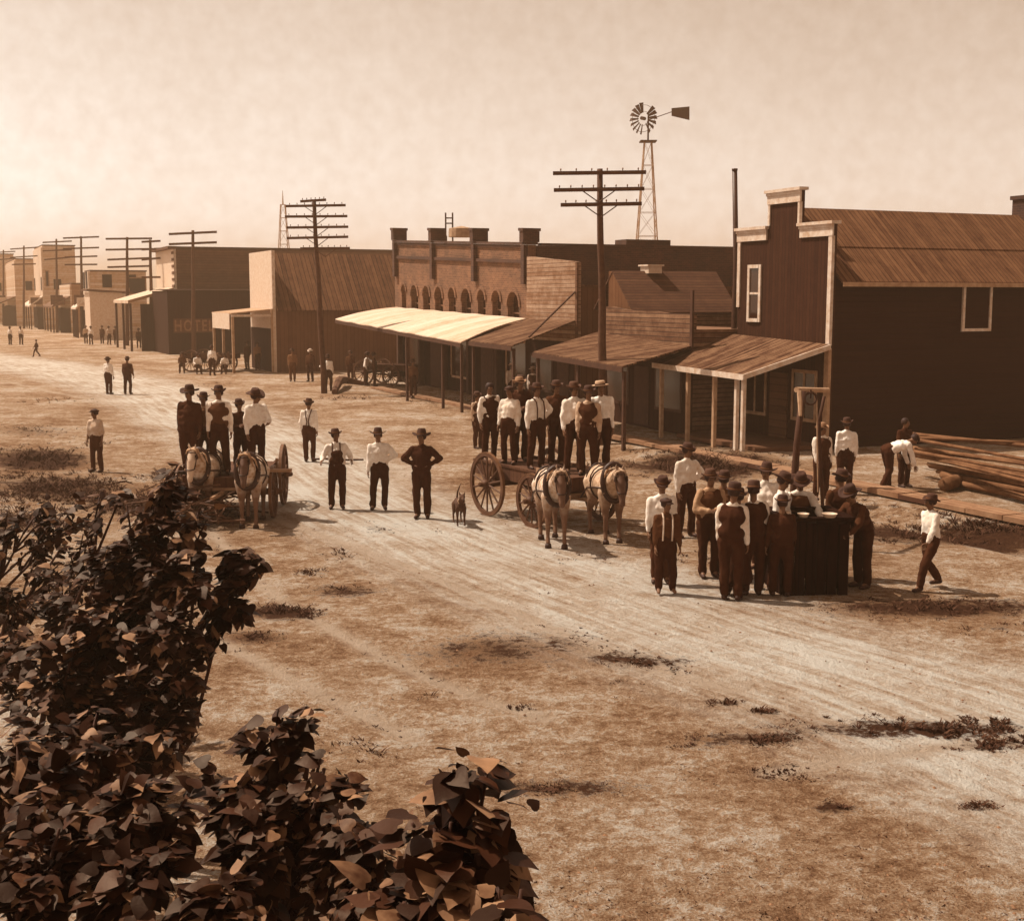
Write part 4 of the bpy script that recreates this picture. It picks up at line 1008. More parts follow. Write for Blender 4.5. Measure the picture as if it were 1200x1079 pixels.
    for sh, el, wr_, f, sgn in arms:
        sh2 = sh + V((sgn*.01*w, 0, 0)); g.cap(sh2, .058+bl, el, .060+bl*.6, n)
        if sleeves: g.cap(el, .062+bl*.5, wr_ - f*.02, .045, n)
        else: g.cap(el, .062, el + f*.05, .06, n)
    garment(g, 'shirt', cloth(shirt), .017)
    def trouser_legs(g):
        g.cap(pel + V((-.045*w,0,.02)), .125*w, pel + V((.045*w,0,.02)), .125*w, n); g.cap(T(-.04*w,0,1.0), .128*w+bl, T(.04*w,0,1.0), .128*w+bl, n)
        for hip, kn, f, sgn, _ in legs: g.cap(hip, .108*w, kn, .08, n); g.cap(kn, .082, f + V((0, 0, .01)), .072, n)
    g = MB(); trouser_legs(g)
    if skirt:
        for q in range(10): 
            a = 2*PI*q/10; g.cap(pel + V((.07*math.cos(a), .05*math.sin(a), .02)), .085, V((.20*math.cos(a), .17*math.sin(a), .26)), .085, 7); g.cap(pel, .12, V((.07*math.cos(a), .06*math.sin(a), .30)), .13, 7)
    if overall:
        g.cap(T(-.05,-.05,1.1), .105*w+bl, T(.05,-.05,1.1), .105*w+bl, n); g.cap(T(-.05,-.07,1.24), .085*w, T(.05,-.07,1.24), .085*w, n)
    pt = garment(g, 'trousers', cloth(pants), .016)
    if vest:
        g = MB(); e = .026
        g.cap(T(-.06*w,.012,1.04), .12*w+e, T(.06*w,.012,1.04), .12*w+e, n); g.cap(T(-.07*w,.012,1.28), .12*w+e, T(.07*w,.012,1.28), .12*w+e, n); g.cap(T(-.12*w,.01,1.38), .06+e, T(.12*w,.01,1.38), .06+e, n); g.cap(T(0,.01,1.06), .135*w+e, T(0,.01,1.28), .135*w+e, n)
        garment(g, 'waistcoat' if vest != 'coat' else 'coat', cloth(.05 if vest in ('coat', True) else vest))
    if braces:
        for sgn in (-1, 1):
            m = MB(); pts = [T(sgn*.085, y, z) for y, z in ((-.155, 1.0), (-.165, 1.15), (-.165, 1.28), (-.13, 1.41), (-.03, 1.478), (.07, 1.45))] + [T(sgn*.05, .15, 1.3), T(sgn*.02, .155, 1.15), T(sgn*.05, .15, 1.0)]
            m.path([S(q) for q in pts], [.015*k]*len(pts), 5); part(m, 'suspender', cloth(.06 if shirt > .3 else .6), root, local=True)
    g = MB()
    for hip, kn, f, sgn, _ in legs:
        m = MB(); q = f + V((0, 0, -.045)); m.cap(S(q + V((0, .03, .005))), .048*k, S(q + V((sgn*.015, -.08, 0))), .044*k, 8); m.cap(S(q + V((sgn*.015, -.08, -.005))), .042*k, S(q + V((sgn*.022, -.15, -.008))), .036*k, 8)
        if not barefoot: part(m, 'shoe', SHOE, root, local=True, smooth=True)
    # hair and face
    m = MB()
    M = Matrix.Translation(S(hb)) @ Rh.to_4x4() @ Matrix.Scale(k, 4)
    m.lathe([(.001, .215), (.05, .205), (.083, .17), (.096, .12), (.094, .075), (.07, .045)], M @ Matrix.Translation((0, .022, 0)) @ Matrix.Diagonal((.98, 1.03, 1, 1)), 14)
    part(m, 'hair', HAIR, root, local=True, smooth=True)
    if near:
        for sgn in (-1, 1):
            m = MB(); m.cap(S(Hd(sgn*.032, -.083, .088)), .009*k, S(Hd(sgn*.036, -.082, .088)), .009*k, 7); part(m, 'eye', EYE, root, local=True, smooth=True)
        m = MB(); m.cap(S(Hd(-.022, -.091, .03)), .006*k, S(Hd(.022, -.091, .03)), .006*k, 6); part(m, 'mouth', LIP, root, local=True, smooth=True)
    if hat:
        hm = plain('hat_%02d' % int(hatr*100), hatr, .85, .25, 10); m = MB(); rnd = random.Random(len(label) + int(yaw))
        br = {'felt': .148, 'wide': .185, 'derby': .122, 'straw': .16, 'cap': .10}[hat]; ch = {'felt': .125, 'wide': .14, 'derby': .13, 'straw': .10, 'cap': .06}[hat]
        tl = Matrix.Rotation(math.radians(rnd.uniform(-9, 5)), 4, 'X')
        Mh = M @ Matrix.Translation((0, .018, .135)) @ tl
        top = .078 if hat in ('felt', 'wide') else .088
        prof = [(.001, ch-.02), (top*.55, ch-.005 if hat != 'straw' else ch-.02), (top*.92, ch-.012), (top*1.08, ch*.7), (.098, .02), (.1, .004), (br*.8, .0), (br, .012), (br*1.0, .0), (br*.8, -.010), (.09, -.006)]
        if hat == 'cap': prof = [(.001, .055), (.06, .056), (.1, .045), (.112, .02), (.1, .0), (.09, -.004)]
        m.lathe(prof, Mh, 20, 1.12)
        if hat == 'cap': m.hexa([Mh @ V(q) for q in ((-.06,-.09,.0), (.06,-.09,.0), (.05,-.17,-.02), (-.05,-.17,-.02))], [Mh @ V(q) for q in ((-.06,-.09,.012), (.06,-.09,.012), (.05,-.17,-.01), (-.05,-.17,-.01))])
        elif hat in ('wide', 'felt'):
            Mi = M @ Matrix.Translation((0, .018, .135)); Mi.invert()
            for i, v in enumerate(m.v):          # brim rolled at the sides
                q = Mi @ v; rr = math.hypot(q.x, q.y)
                if rr > .115: q.z += (abs(q.x)/br)**2 * .045 - (abs(q.y)/br)**2 * .018; m.v[i] = (M @ Matrix.Translation((0, .018, .135))) @ q
        h = part(m, 'hat', hm, root, local=True, smooth=True)
        if hat != 'cap':
            m = MB(); m.lathe([(.1, .006), (.103, .008), (.1, .034), (.095, .034)], Mh, 18, 1.12); part(m, 'hat_band', cloth(.04 if hatr > .15 else .12), h, local=True, smooth=True)
    return root
def foot(px, py): return G(px, py)
def headp(px, py, H, z0=0.0):                # stands on a level z0, crown of the hat at (px, py)
    p = gp(px, py, z0 + H + .06); return V((p.x, p.y, z0))

# ------------------------------------------------------------------ horses and dog
COATS = {}
def coat(name, body, low, face):  # sunlit back and shaded face put into coat; legs truly dark
    q = NT(name); co = q.n('ShaderNodeTexCoord').outputs['Object']; sx = q.n('ShaderNodeSeparateXYZ'); q.l(co, sx.inputs[0])
    nn = q.noise(co, 3.5, 5, .6)
    h = q.math('ADD', sx.outputs[2], q.math('MULTIPLY', nn, .35))
    k = q.n('ShaderNodeMapRange'); q.l(h, k.inputs[0]); k.inputs[1].default_value = .75; k.inputs[2].default_value = 1.15
    dap = q.n('ShaderNodeTexVoronoi'); dap.inputs['Scale'].default_value = 14; q.l(co, dap.inputs['Vector'])
    pn = q.noise(co, 2.2, 6, .7); a = q.ramp(q.math('ADD', q.math('ADD', q.math('MULTIPLY', dap.outputs[0], .35), q.math('MULTIPLY', nn, .3)), q.math('MULTIPLY', pn, .55)), [(.38, body*.35), (.52, body*.8), (.72, min(.8, body*1.1))])
    mx = q.n('ShaderNodeMix', data_type='RGBA'); mx.inputs[6].default_value = sep(low); q.l(a, mx.inputs[7]); q.l(k.outputs[0], mx.inputs[0])
    f = q.n('ShaderNodeMapRange'); q.l(sx.outputs[1], f.inputs[0]); f.inputs[1].default_value = -.80; f.inputs[2].default_value = -1.0
    m2 = q.n('ShaderNodeMix', data_type='RGBA'); q.l(mx.outputs[2], m2.inputs[6]); m2.inputs[7].default_value = sep(face); q.l(f.outputs[0], m2.inputs[0])
    q.l(m2.outputs[2], q.b.inputs['Base Color']); q.b.inputs['Roughness'].default_value = .6; return q.m
HARN = plain('harness_leather', .035, .5, .4, 12); HAME = plain('hames', .45, .5, .2, 12)
def horse(p, yaw, k, label, coatm, manem, headdown=0.0, blaze=None, step=0.0):
    b = MB(); n = 12; hd = headdown; S = lambda v: V(v)*k
    b.cap((0,-.42,1.12), .27, (0,.1,1.10), .30, n); b.cap((0,.1,1.10), .30, (0,.5,1.18), .28, n); b.cap((0,-.4,1.30), .15, (0,.0,1.26), .16, n); b.cap((-.1,.5,1.15), .2, (.1,.5,1.15), .2, n); b.cap((-.1,-.45,1.05), .18, (.1,-.45,1.05), .18, n)
    pol = V((0, -.98, 1.66 - hd)); b.cap((0,-.5,1.2), .22, (0,-.72,1.40-hd*.4), .16, n); b.cap((0,-.72,1.40-hd*.4), .16, pol + V((0,.04,-.02)), .105, n)
    jaw = pol + V((0,-.10,-.20)); muz = pol + V((0,-.20,-.50)); b.cap(pol, .095, jaw, .10, n); b.cap(jaw, .095, muz, .062, n); b.cap(muz, .066, muz + V((0,-.01,-.06)), .06, n); b.cap(jaw + V((0,.06,0)), .08, jaw + V((0,.0,-.1)), .06, n)
    for s in (-1, 1):
        b.cap(pol + V((s*.06,.02,.07)), .03, pol + V((s*.075,.0,.16)), .024, 6); b.cap(pol + V((s*.075,.0,.16)), .022, pol + V((s*.07,-.01,.21)), .008, 6)
        st_ = step*s
        b.cap((s*.16,-.45,1.0), .14, (s*.15,-.47-st_,.60), .075, n); b.cap((s*.15,-.47-st_,.60), .066, (s*.15,-.50-st_,.50), .062, n); b.cap((s*.15,-.50-st_,.50), .056, (s*.15,-.48-st_,.20), .038, n); b.cap((s*.15,-.48-st_,.20), .045, (s*.15,-.52-st_,.10), .046, n)
        b.cap((s*.15,.5,1.1), .2, (s*.17,.36,.80), .13, n); b.cap((s*.17,.36,.80), .12, (s*.16,.62+st_,.52), .062, n); b.cap((s*.16,.64+st_,.54), .06, (s*.16,.58+st_,.20), .04, n); b.cap((s*.16,.58+st_,.20), .046, (s*.16,.54+st_,.10), .047, n)
    b.v = [S(v) for v in b.v]; o = fuse(b, 'horse', coatm, None, .022, None, 0, 3); o.location = p; o.rotation_euler = (0, 0, math.radians(yaw)); props(o, label, 'horse', 'horses harnessed to the two wagons')
    def pt(mb, nm, m, par=o, sm=True): mb.v = [S(v) for v in mb.v]; return part(mb, nm, m, par, local=True, smooth=sm)
    for s in (-1, 1):
        st_ = step*s
        for y in (-.53-st_, .53+st_): m = MB(); m.lathe([(.001, .0), (.068, .0), (.062, .05), (.05, .085), (.001, .09)], Matrix.Translation((s*.15, y, 0)), 12); pt(m, 'hoof', SHOE)
        m = MB(); m.cap(pol + V((s*.082,-.07,-.07)), .018, pol + V((s*.084,-.08,-.08)), .016, 8); pt(m, 'eye', EYE)
        m = MB(); c = pol + V((s*.12,-.08,-.08)); m.box(c, (.012, .12, .11)); pt(m, 'blinder', HARN, sm=False)
        m = MB(); m.path([V((s*.05,-.55,1.60-hd*.2)), V((s*.17,-.60,1.45)), V((s*.24,-.62,1.25)), V((s*.22,-.66,1.02)), V((s*.10,-.68,.90))], [.022]*5, 6); pt(m, 'hame', HAME)
        m = MB(); m.path([V((s*.24,-.6,1.12)), V((s*.30,-.2,1.08)), V((s*.32,.3,1.0)), V((s*.28,.95,.7))], [.018]*4, 5); pt(m, 'trace', HARN)
    m = MB(); pts = [V((.23*math.cos(a)*1.0, -.60 - .07*math.sin(a)*-1, 1.22 + .36*math.sin(a))) for a in [2*PI*i/20 for i in range(21)]]; m.path(pts, [.055]*21, 7); pt(m, 'collar', HARN)
    m = MB(); m.path([V((.325*math.cos(a), .0, 1.11 + .33*math.sin(a))) for a in [2*PI*i/18 for i in range(19)]], [.018]*19, 5); pt(m, 'girth', HARN)
    m = MB(); m.path([V((0,-.4,1.47)), V((0,0,1.44)), V((0,.4,1.47)), V((0,.72,1.34))], [.02]*4, 5)
    for y in (.15, .45): m.path([V((.3*math.cos(a), y, 1.14 + .34*math.sin(a))) for a in [PI*i/8 for i in range(9)]], [.015]*9, 5)
    pt(m, 'back_strap', HARN)
    m = MB(); c = pol + V((0,-.155,-.33)); m.path([c + V((.088*math.cos(a), .088*math.sin(a)*.95, .02*math.sin(a))) for a in [2*PI*i/14 for i in range(15)]], [.012]*15, 5)
    for s in (-1, 1): m.path([pol + V((s*.02,.02,.10)), pol + V((s*.098,-.02,.0)), pol + V((s*.10,-.10,-.2)), c + V((s*.085,0,0))], [.011]*4, 5)
    m.path([pol + V((-.09,-.06,-.0)), pol + V((0,-.105,.01)), pol + V((.09,-.06,.0))], [.012]*3, 5); pt(m, 'bridle', HARN)
    m = MB(); pts = [pol + V((0,-.06,.07)), pol + V((0,.06,.10)), V((0,-.80,1.58-hd*.6)), V((0,-.62,1.52-hd*.3)), V((0,-.45,1.48))]; rn = random.Random(3)
    for i in range(26):
        f = i/25*(len(pts)-1.01); q = pts[int(f)].lerp(pts[int(f)+1], f % 1); s = 1 if i % 4 else -1
        m.path([q, q + V((s*.09, 0, -.03)), q + V((s*(.13+rn.random()*.05), rn.uniform(-.04,.04), -.2))], [.022, .024, .006], 5)
    pt(m, 'mane', manem)
    m = MB(); m.path([V((0,.74,1.28)), V((0,.86,1.15)), V((0,.88,.85)), V((.02,.86,.5))], [.05, .065, .07, .015], 8); pt(m, 'tail', manem)
    if blaze:
        m = MB(); m.hexa([pol + V(q) for q in ((-.03,-.09,-.02),(.03,-.09,-.02),(.022,-.262,-.46),(-.022,-.262,-.46))], [pol + V(q) for q in ((-.03,-.125,.0),(.03,-.125,.0),(.022,-.285,-.47),(-.022,-.285,-.47))]); pt(m, 'blaze', blaze)
    return o
def dog(p, yaw):
    b = MB(); n = 9
    b.cap((0,-.22,.42), .10, (0,.18,.43), .082, n); b.cap((0,-.2,.38), .095, (0,-.05,.4), .09, n); b.cap((0,-.26,.48), .065, (0,-.36,.58), .055, n); b.cap((0,-.37,.60), .062, (0,-.40,.60), .055, n); b.cap((0,-.42,.585), .038, (0,-.52,.565), .026, n)
    for s in (-1, 1):
        b.cap((s*.045,-.36,.65), .018, (s*.06,-.36,.71), .008, 6); b.cap((s*.07,-.22,.36), .045, (s*.07,-.22,.18), .026, 8); b.cap((s*.07,-.22,.18), .024, (s*.07,-.23,.04), .02, 8); b.cap((s*.07,-.24,.025), .024, (s*.07,-.27,.02), .02, 7)
        b.cap((s*.06,.18,.38), .065, (s*.075,.13,.25), .045, 8); b.cap((s*.075,.13,.25), .036, (s*.075,.24,.17), .022, 8); b.cap((s*.075,.24,.17), .022, (s*.075,.21,.04), .019, 8); b.cap((s*.075,.2,.025), .023, (s*.075,.17,.02), .02, 7)
    b.cap((0,.24,.47), .025, (.03,.34,.60), .02, 7); b.cap((.03,.34,.60), .019, (.10,.36,.76), .01, 7)
    o = fuse(b, 'dog', plain('dog_coat', .07, .8, .6, 6), None, .014, None, 0, 1); o.location = p; o.rotation_euler = (0, 0, math.radians(yaw)); props(o, 'small dark dog with raised tail standing behind the wagon wheel', 'dog')
    for s in (-1, 1): m = MB(); m.cap((s*.025,-.437,.62), .008, (s*.027,-.44,.62), .008, 6); part(m, 'eye', EYE, o, local=True)
    m = MB(); m.cap((0,-.535,.568), .014, (0,-.54,.568), .012, 6); part(m, 'nose', EYE, o, local=True)
    m = MB(); m.path([V((.068*math.cos(a), -.28+.02*math.sin(a), .505 + .06*math.sin(a))) for a in [2*PI*i/12 for i in range(13)]], [.01]*13, 5); part(m, 'collar', HAME, o, local=True)

# ------------------------------------------------------------------ wagons
WAGW = boards('wagon_boards', .10, .14, 'h', .4, .1, world=False); WHEELM = plain('wheel_wood', .10, .7, .5, 6); TYRE = plain('iron_tyre', .16, .45, .3, 6); WAGL = plain('wagon_bare_wood', .34, .8, .35, 5)
def wheel(parent, x, y, R, lean=0.0):
    Mx = Matrix.Translation((x, y, R)) @ Matrix.Rotation(lean, 4, 'Y') @ Matrix.Rotation(PI/2, 4, 'Y')
    e = bpy.data.objects.new('wheel', None); C.objects.link(e); e.parent = parent; e.empty_display_size = .1; ORG[e.name] = V((0,0,0))
    m = MB(); pr = [(R-.085,-.03), (R-.012,-.03), (R-.012,.03), (R-.085,.03), (R-.085,-.03)]; m.lathe(pr, Mx, 36); part(m, 'rim', WHEELM, e, local=True)
    m = MB(); m.lathe([(R-.013,-.033), (R,-.033), (R,.033), (R-.013,.033), (R-.013,-.033)], Mx, 36); part(m, 'tyre', TYRE, e, local=True)
    m = MB(); m.lathe([(.001,-.18), (.05,-.18), (.055,-.12), (.085,-.07), (.09,.07), (.06,.12), (.05,.18), (.001,.18)], Mx, 14); part(m, 'hub', WHEELM, e, local=True)
    for i in range(14):
        a = 2*PI*i/14; d = V((math.cos(a), math.sin(a), 0)); m = MB(); m.path([Mx @ (d*.07), Mx @ (d*R*.45), Mx @ (d*(R-.07))], [.026, .02, .018], 6); part(m, 'spoke', WHEELM, e, local=True)
    return e
def wagon(p, yaw, label, L=2.6, W=1.04, ax=(-.85, .85), tongue=True, k=1.0, zf=1.02):
    """heads towards -Y"""
    th = thing('wagon', label, 'wagon', p, 'farm wagons carrying people', math.radians(yaw))
    for y, R in ((ax[0], .54), (ax[1], .66)):
        for s in (-1, 1): wheel(th, s*(W/2+.2), y, R)
        m = MB(); m.box((0, y, R), (W+.32, .11, .12)); m.tube((-(W/2+.4), y, R), (W/2+.4, y, R), .035, n=7); part(m, 'axle', WHEELM, th, local=True)
        m = MB(); m.box((0, y, (R+.06+zf-.03)/2), (W+.1, .12, zf-.03-R-.06)); part(m, 'bolster', WHEELM, th, local=True)
        for s in (-1, 1): m = MB(); m.box((s*(W/2+.058), y, zf-.02), (.05, .08, .34)); part(m, 'stake', WAGL, th, local=True)
    m = MB(); m.box((0, .0, zf), (W, L, .05)); part(m, 'bed_floor', WAGW, th, local=True)
    for s in (-1, 1): m = MB(); m.box((s*(W/2+.016), 0, zf-.10), (.03, L, .27)); m.box((s*(W/2+.02), 0, zf+.055), (.06, L+.04, .05)); part(m, 'side_board', WAGW, th, local=True)
    m = MB(); m.box((0, L/2+.016, zf-.10), (W, .03, .25)); part(m, 'tailgate', WAGL, th, local=True)
    m = MB(); m.box((0, -L/2-.016, zf-.09), (W, .03, .26)); part(m, 'front_board', WAGW, th, local=True)
    m = MB(); m.tube((0, ax[0], .52), (0, ax[1], .56), .045, n=8); part(m, 'reach_pole', WHEELM, th, local=True)
    if tongue:
        m = MB(); m.path([V((0, ax[0], .56)), V((0, ax[0]-.8, .60)), V((0, ax[0]-1.7, .66))], [.055, .05, .035], 8); part(m, 'tongue', WAGL, th, local=True)
        m = MB(); m.box((0, ax[0]-.45, .66), (1.15, .08, .06)); part(m, 'doubletree', WAGL, th, local=True)
    return th, zf + .025
# ------------------------------------------------------------------ placing wagons, horses, riders
FAIR = SKINL
def rot(th_yaw, x, y): a = math.radians(th_yaw); return V((x*math.cos(a) - y*math.sin(a), x*math.sin(a) + y*math.cos(a), 0))
def main_team():
    yw = 32; rw = G(571, 604); off = rot(yw, -(1.25/2+.2), .85); base = V((rw.x, rw.y, 0)) - V((off.x, off.y, 0)); base.z = gz(rw.x, rw.y)
    th, zf = wagon(base, yw, 'farm wagon crowded with standing men behind a pair of grey horses', tongue=True, W=1.25, L=3.3); zf += base.z
    grey = coat('grey_coat', .60, .16, .12); grey2 = coat('dapple_coat', .52, .14, .10)
    p = G(648, 642); horse(V((p.x, p.y + .46, p.z)), 7, .93, 'left grey horse of the middle wagon team, dark legs and face toned for shade', grey, cloth(.5), .16, step=.06)
    p = G(712, 637); horse(V((p.x, p.y + .50, p.z)), 11, .93, 'right grey horse of the middle wagon team, head turned low', grey2, cloth(.5), .22, step=-.05)
    ROW = {573: -.46, 597: -.34, 609: .12, 628: -.28, 652: .34, 673: .02, 704: .50, 588: .40, 690: .12}
    R = [  # px head, py head top, H, pose, yaw, kw
     (588, 455, 1.74, 'stand', 15, dict(shirt=.07, pants=.045, vest='coat', label='dark coated rider in the far rank near the wagon tail')),
     (690, 452, 1.70, 'loose', -10, dict(shirt=.5, pants=.05, vest=.06, hatr=.05, label='rider in grey sleeves half hidden between the two front white shirts')),
     (573, 468, 1.66, 'stand', 20, dict(shirt=.75, vest=.05, hat=None, label='rider at the rear of the wagon in white shirt and dark waistcoat')),
     (597, 464, 1.62, 'loose', -30, dict(shirt=.72, hat='cap', hatr=.05, label='bareheaded looking young rider in white sleeves, second from the wagon tail')),
     (609, 450, 1.74, 'fold', 10, dict(shirt=.06, pants=.05, vest='coat', hat='felt', hatr=.3, label='rider in dark coat and pale hat behind the front rank')),
     (628, 455, 1.70, 'akimbo_left', 30, dict(shirt=.76, braces=True, label='rider in white shirt with one arm bent, middle of the wagon')),
     (652, 452, 1.72, 'stand', 0, dict(shirt=.09, pants=.05, vest='coat', label='rider in dark coat standing deep in the middle of the wagon')),
     (673, 447, 1.76, 'loose', 12, dict(shirt=.78, hat='felt', hatr=.08, label='tall rider in white shirt with dark felt hat near the wagon front')),
     (704, 441, 1.80, 'stand', 6, dict(shirt=.80, hat='straw', hatr=.45, label='front rider in clean white shirt and straw hat, right of the others'))]
    for px, py, H, pose, yaw, kw in R:
        lbl = kw.pop('label'); d = gp(px, py, zf + H + .05)
        # stand on the bed, in the row lx, where this sight line crosses it
        ra = math.radians(yw); cc, ss = math.cos(ra), math.sin(ra); r = (px - 600)/F
        lx = ROW[px]; ly = (base.x + lx*cc - r*(base.y + lx*ss)) / (ss + r*cc); ly = max(-1.5, min(1.5, ly)); q = base + rot(yw, lx, ly)
        person(V((q.x, q.y, zf)), H, yaw, pose, lbl, group='men riding on the middle wagon', skin=SKIN, **kw)
RID = []
main_team()
def left_team():
    yw = 3; rw = G(321, 606); W = 1.5; off = rot(yw, W/2+.2, -.85); base = V((rw.x - off.x, rw.y - off.y, gz(rw.x, rw.y)))
    th, zf = wagon(base, yw, 'farm wagon with five people standing on it behind the brush pile', tongue=True, W=1.5, zf=.86); zf += base.z
    m = MB(); m.box((1.05, -1.1, zf-base.z+.12), (.62, .2, .05)); part(m, 'step_board', WAGL, th, local=True)
    c1 = coat('bald_coat', .62, .14, .60); c2 = coat('roan_coat', .62, .15, .10)
    p = G(290, 619); horse(V((p.x, p.y + .48, p.z)), 4, .93, 'right horse of the left wagon team, pale neck and dark legs', c2, cloth(.4), .10, step=.05)
    p = G(236, 612); horse(V((p.x, p.y + .55, p.z)), -3, .93, 'left white faced horse of the left wagon team behind the brush', c1, cloth(.45), .10, step=-.04)
    R = [(217, 457, 1.78, 'stand', -8, dict(shirt=.06, pants=.05, hat='wide', hatr=.05, label='rider in dark work shirt and wide hat at the left of the wagon')),
         (238, 462, 1.62, 'loose', 10, dict(shirt=.5, vest=.16, hat='felt', hatr=.05, label='shorter rider in light shirt between wide hatted man and bigger man')),
         (256, 452, 1.78, 'loose', 4, dict(shirt=.75, vest=.09, hat='felt', hatr=.05, label='rider in open waistcoat and white sleeves, middle of left wagon')),
         (280, 470, 1.48, 'fold', 20, dict(shirt=.05, pants=.045, vest='coat', hat='felt', hatr=.05, label='small rider in dark coat standing lower on the left wagon')),
         (298, 459, 1.72, 'turned', 32, dict(shirt=.78, pants=.045, hat='wide', hatr=.06, label='rider in bright white shirt bending to the left, right end of left wagon'))]
    for px, py, H, pose, yaw, kw in R:
        lbl = kw.pop('label'); k = (px - 257)/41.0
        lx = k*.62; ly = -.75 + (.45 if px in (238, 280) else 0)
        q = base + rot(yw, lx, ly)
        q.x = at(px, py, q.y).x
        q.x = max(base.x - .68, min(base.x + .68, q.x))
        person(V((q.x, q.y, zf)), H, yaw, pose, lbl, group='people riding on the left wagon', **kw)
left_team()

def crowd():
    Pn = person; g1 = 'people standing about in the street'
    Pn(foot(114, 553), 1.62, -20, 'loose', 'boy in light shirt alone by the weeds at left', .58, .07, 'cap', .05, g1, sleeves=False)
    Pn(foot(128, 462), 1.70, 160, 'stand', 'distant man in white shirt walking beside a darker man', .8, .06, 'felt', .05, g1)
    Pn(foot(150, 462), 1.72, 175, 'loose', 'distant man in dark clothes beside the white shirted one', .10, .05, 'felt', .05, g1, vest='coat')
    Pn(foot(363, 541), 1.70, 176, 'stand', 'man in white shirt seen from behind with dark cap', .80, .06, 'felt', .06, g1, braces=True)
    p = foot(395, 596); Pn(p, 1.68, 8, 'rod', 'man in bib overalls holding a rod level behind his arms', .78, .05, 'felt', .06, g1, overall=True, braces=True)
    r0, r1 = at(366, 538, p.y + .16), at(426, 538.5, p.y + .12)
    m = MB(); m.path([r0, r0.lerp(r1, .3) + V((0,0,.01)), r0.lerp(r1, .7) - V((0,0,.01)), r1], [.022, .024, .022, .018], 8); solo(m, 'rod', DPOST, 'long dark rod carried level by the man in overalls', 'rod', r0)
    Pn(foot(444, 597), 1.70, 4, 'akimbo_left', 'man in plain white shirt with one hand on his hip', .80, .045, 'wide', .05, g1)
    Pn(foot(495, 607), 1.78, -4, 'akimbo', 'man in dark shirt with both hands on his hips', .045, .045, 'wide', .05, g1, vest=.04)
    dog(foot(538, 614), 12)
    g2 = 'people gathered round the well'
    Pn(foot(780, 695), 1.46, 6, 'loose', 'small barefoot boy in dark baggy trousers in front of taller man', .09, .045, 'cap', .04, g2, braces=True, skirt=None, stout=1.12, barefoot=True)
    Pn(headp(776, 556, 1.66), 1.66, -5, 'stand', 'man in white shirt standing directly behind the small boy', .80, .06, 'felt', .05, g2)
    Pn(foot(803, 629), 1.74, 25, 'akimbo_left', 'man in white shirt at the back left of the well group', .76, .05, 'felt', .05, g2)
    Pn(foot(830, 676), 1.72, 10, 'fold', 'man with pale folded sleeves and dark trousers left of the girl', .42, .05, 'felt', .07, g2, vest=.09)
    Pn(foot(862, 697), 1.60, 176, 'loose', 'girl seen from behind in light blouse and long dark skirt', .36, .045, 'felt', .05, g2, skirt=True, braces=True)
    Pn(headp(860, 564, 1.72), 1.72, 160, 'stand', 'man in dark waistcoat behind the girl, facing away', .72, .05, 'derby', .04, g2, vest=.045)
    Pn(headp(884, 562, 1.70), 1.70, 185, 'stand', 'second dark backed man with white sleeves, right of the first', .74, .05, 'derby', .05, g2, vest=.05)
    Pn(headp(897, 541, 1.74), 1.74, -30, 'loose', 'man with wide hat and white shirt farthest back in the group', .76, .05, 'wide', .05, g2)
    Pn(headp(918, 551, 1.74), 1.74, 60, 'stand', 'white shirted man looking down left of the leaning pole', .80, .06, 'felt', .05, g2, look=18)
    Pn(foot(905, 672), 1.36, 60, 'lean', 'youth in white shirt stooping at the left edge of the well', .78, .05, 'cap', .05, g2)
    c = gp(953, 700)
    Pn(V((c.x + .02, c.y + 1.42, gz(c.x, c.y+1.4))), 1.72, 2, 'lean', 'man in waistcoat leaning on the far side of the well', .72, .06, 'wide', .05, g2, vest=.12)
    Pn(headp(985, 548, 1.72), 1.72, 200, 'stand', 'dark clothed man behind the well between the leaning man and the coat', .08, .05, 'felt', .05, g2, vest='coat')
    p = gp(1010, 688); Pn(V((p.x, p.y, gz(p.x, p.y))), 1.66, -62, 'lean', 'man in black coat and hat leaning in at the right of the well', .07, .04, 'wide', .04, g2, vest='coat', look=-5)
    Pn(foot(914, 698), 1.50, 172, 'loose', 'dark clothed youth close against the near left corner of the well', .06, .04, 'felt', .04, g2, vest='coat')
    Pn(foot(846, 672), 1.66, 150, 'stand', 'dim man in brown shirt between the pale sleeved man and the girl', .14, .05, 'felt', .05, g2)
    Pn(foot(897, 691), 1.25, 150, 'stand', 'short dark dressed child between the girl and the well', .07, .045, 'cap', .04, g2, vest='coat')
    Pn(foot(1088, 690), 1.46, -68, 'walk', 'man in white shirt striding past the well on the right', .78, .06, 'felt', .06, 'people by the dark shop')
    g3 = 'people by the dark shop'
    Pn(headp(964, 494, 1.68), 1.68, 20, 'loose', 'man in white shirt beneath the pale frame by the shop corner', .75, .05, 'felt', .3, g3, vest=.06)
    Pn(headp(993, 488, 1.70), 1.70, 178, 'stand', 'white backed man standing against the dark wall', .84, .05, 'felt', .05, g3)
    Pn(foot(1038, 574), 1.74, 95, 'bend', 'man in white shirt bending over at the end of the log pile', .84, .05, 'cap', .04, g3)
    Pn(headp(1062, 487, 1.64), 1.64, 30, 'stand', 'dark dressed man in deep shade behind the bending man', .05, .045, None, .05, g3)
    g4 = 'people in the shade of the awnings'
    Pn(headp(600, 424, 1.76), 1.76, 15, 'loose', 'man under the plank awning with a pale front, behind the wagon', .6, .06, 'straw', .5, g4)
    Pn(headp(625, 428, 1.74), 1.74, -15, 'stand', 'man under the low shop awning in a light narrow shirt', .66, .06, 'straw', .5, g4, vest=.06)
    Pn(headp(560, 458, 1.66), 1.66, 40, 'stand', 'dim man in pale sleeves beside the awning post left of the wagon', .5, .06, 'felt', .06, g4, vest=.07)
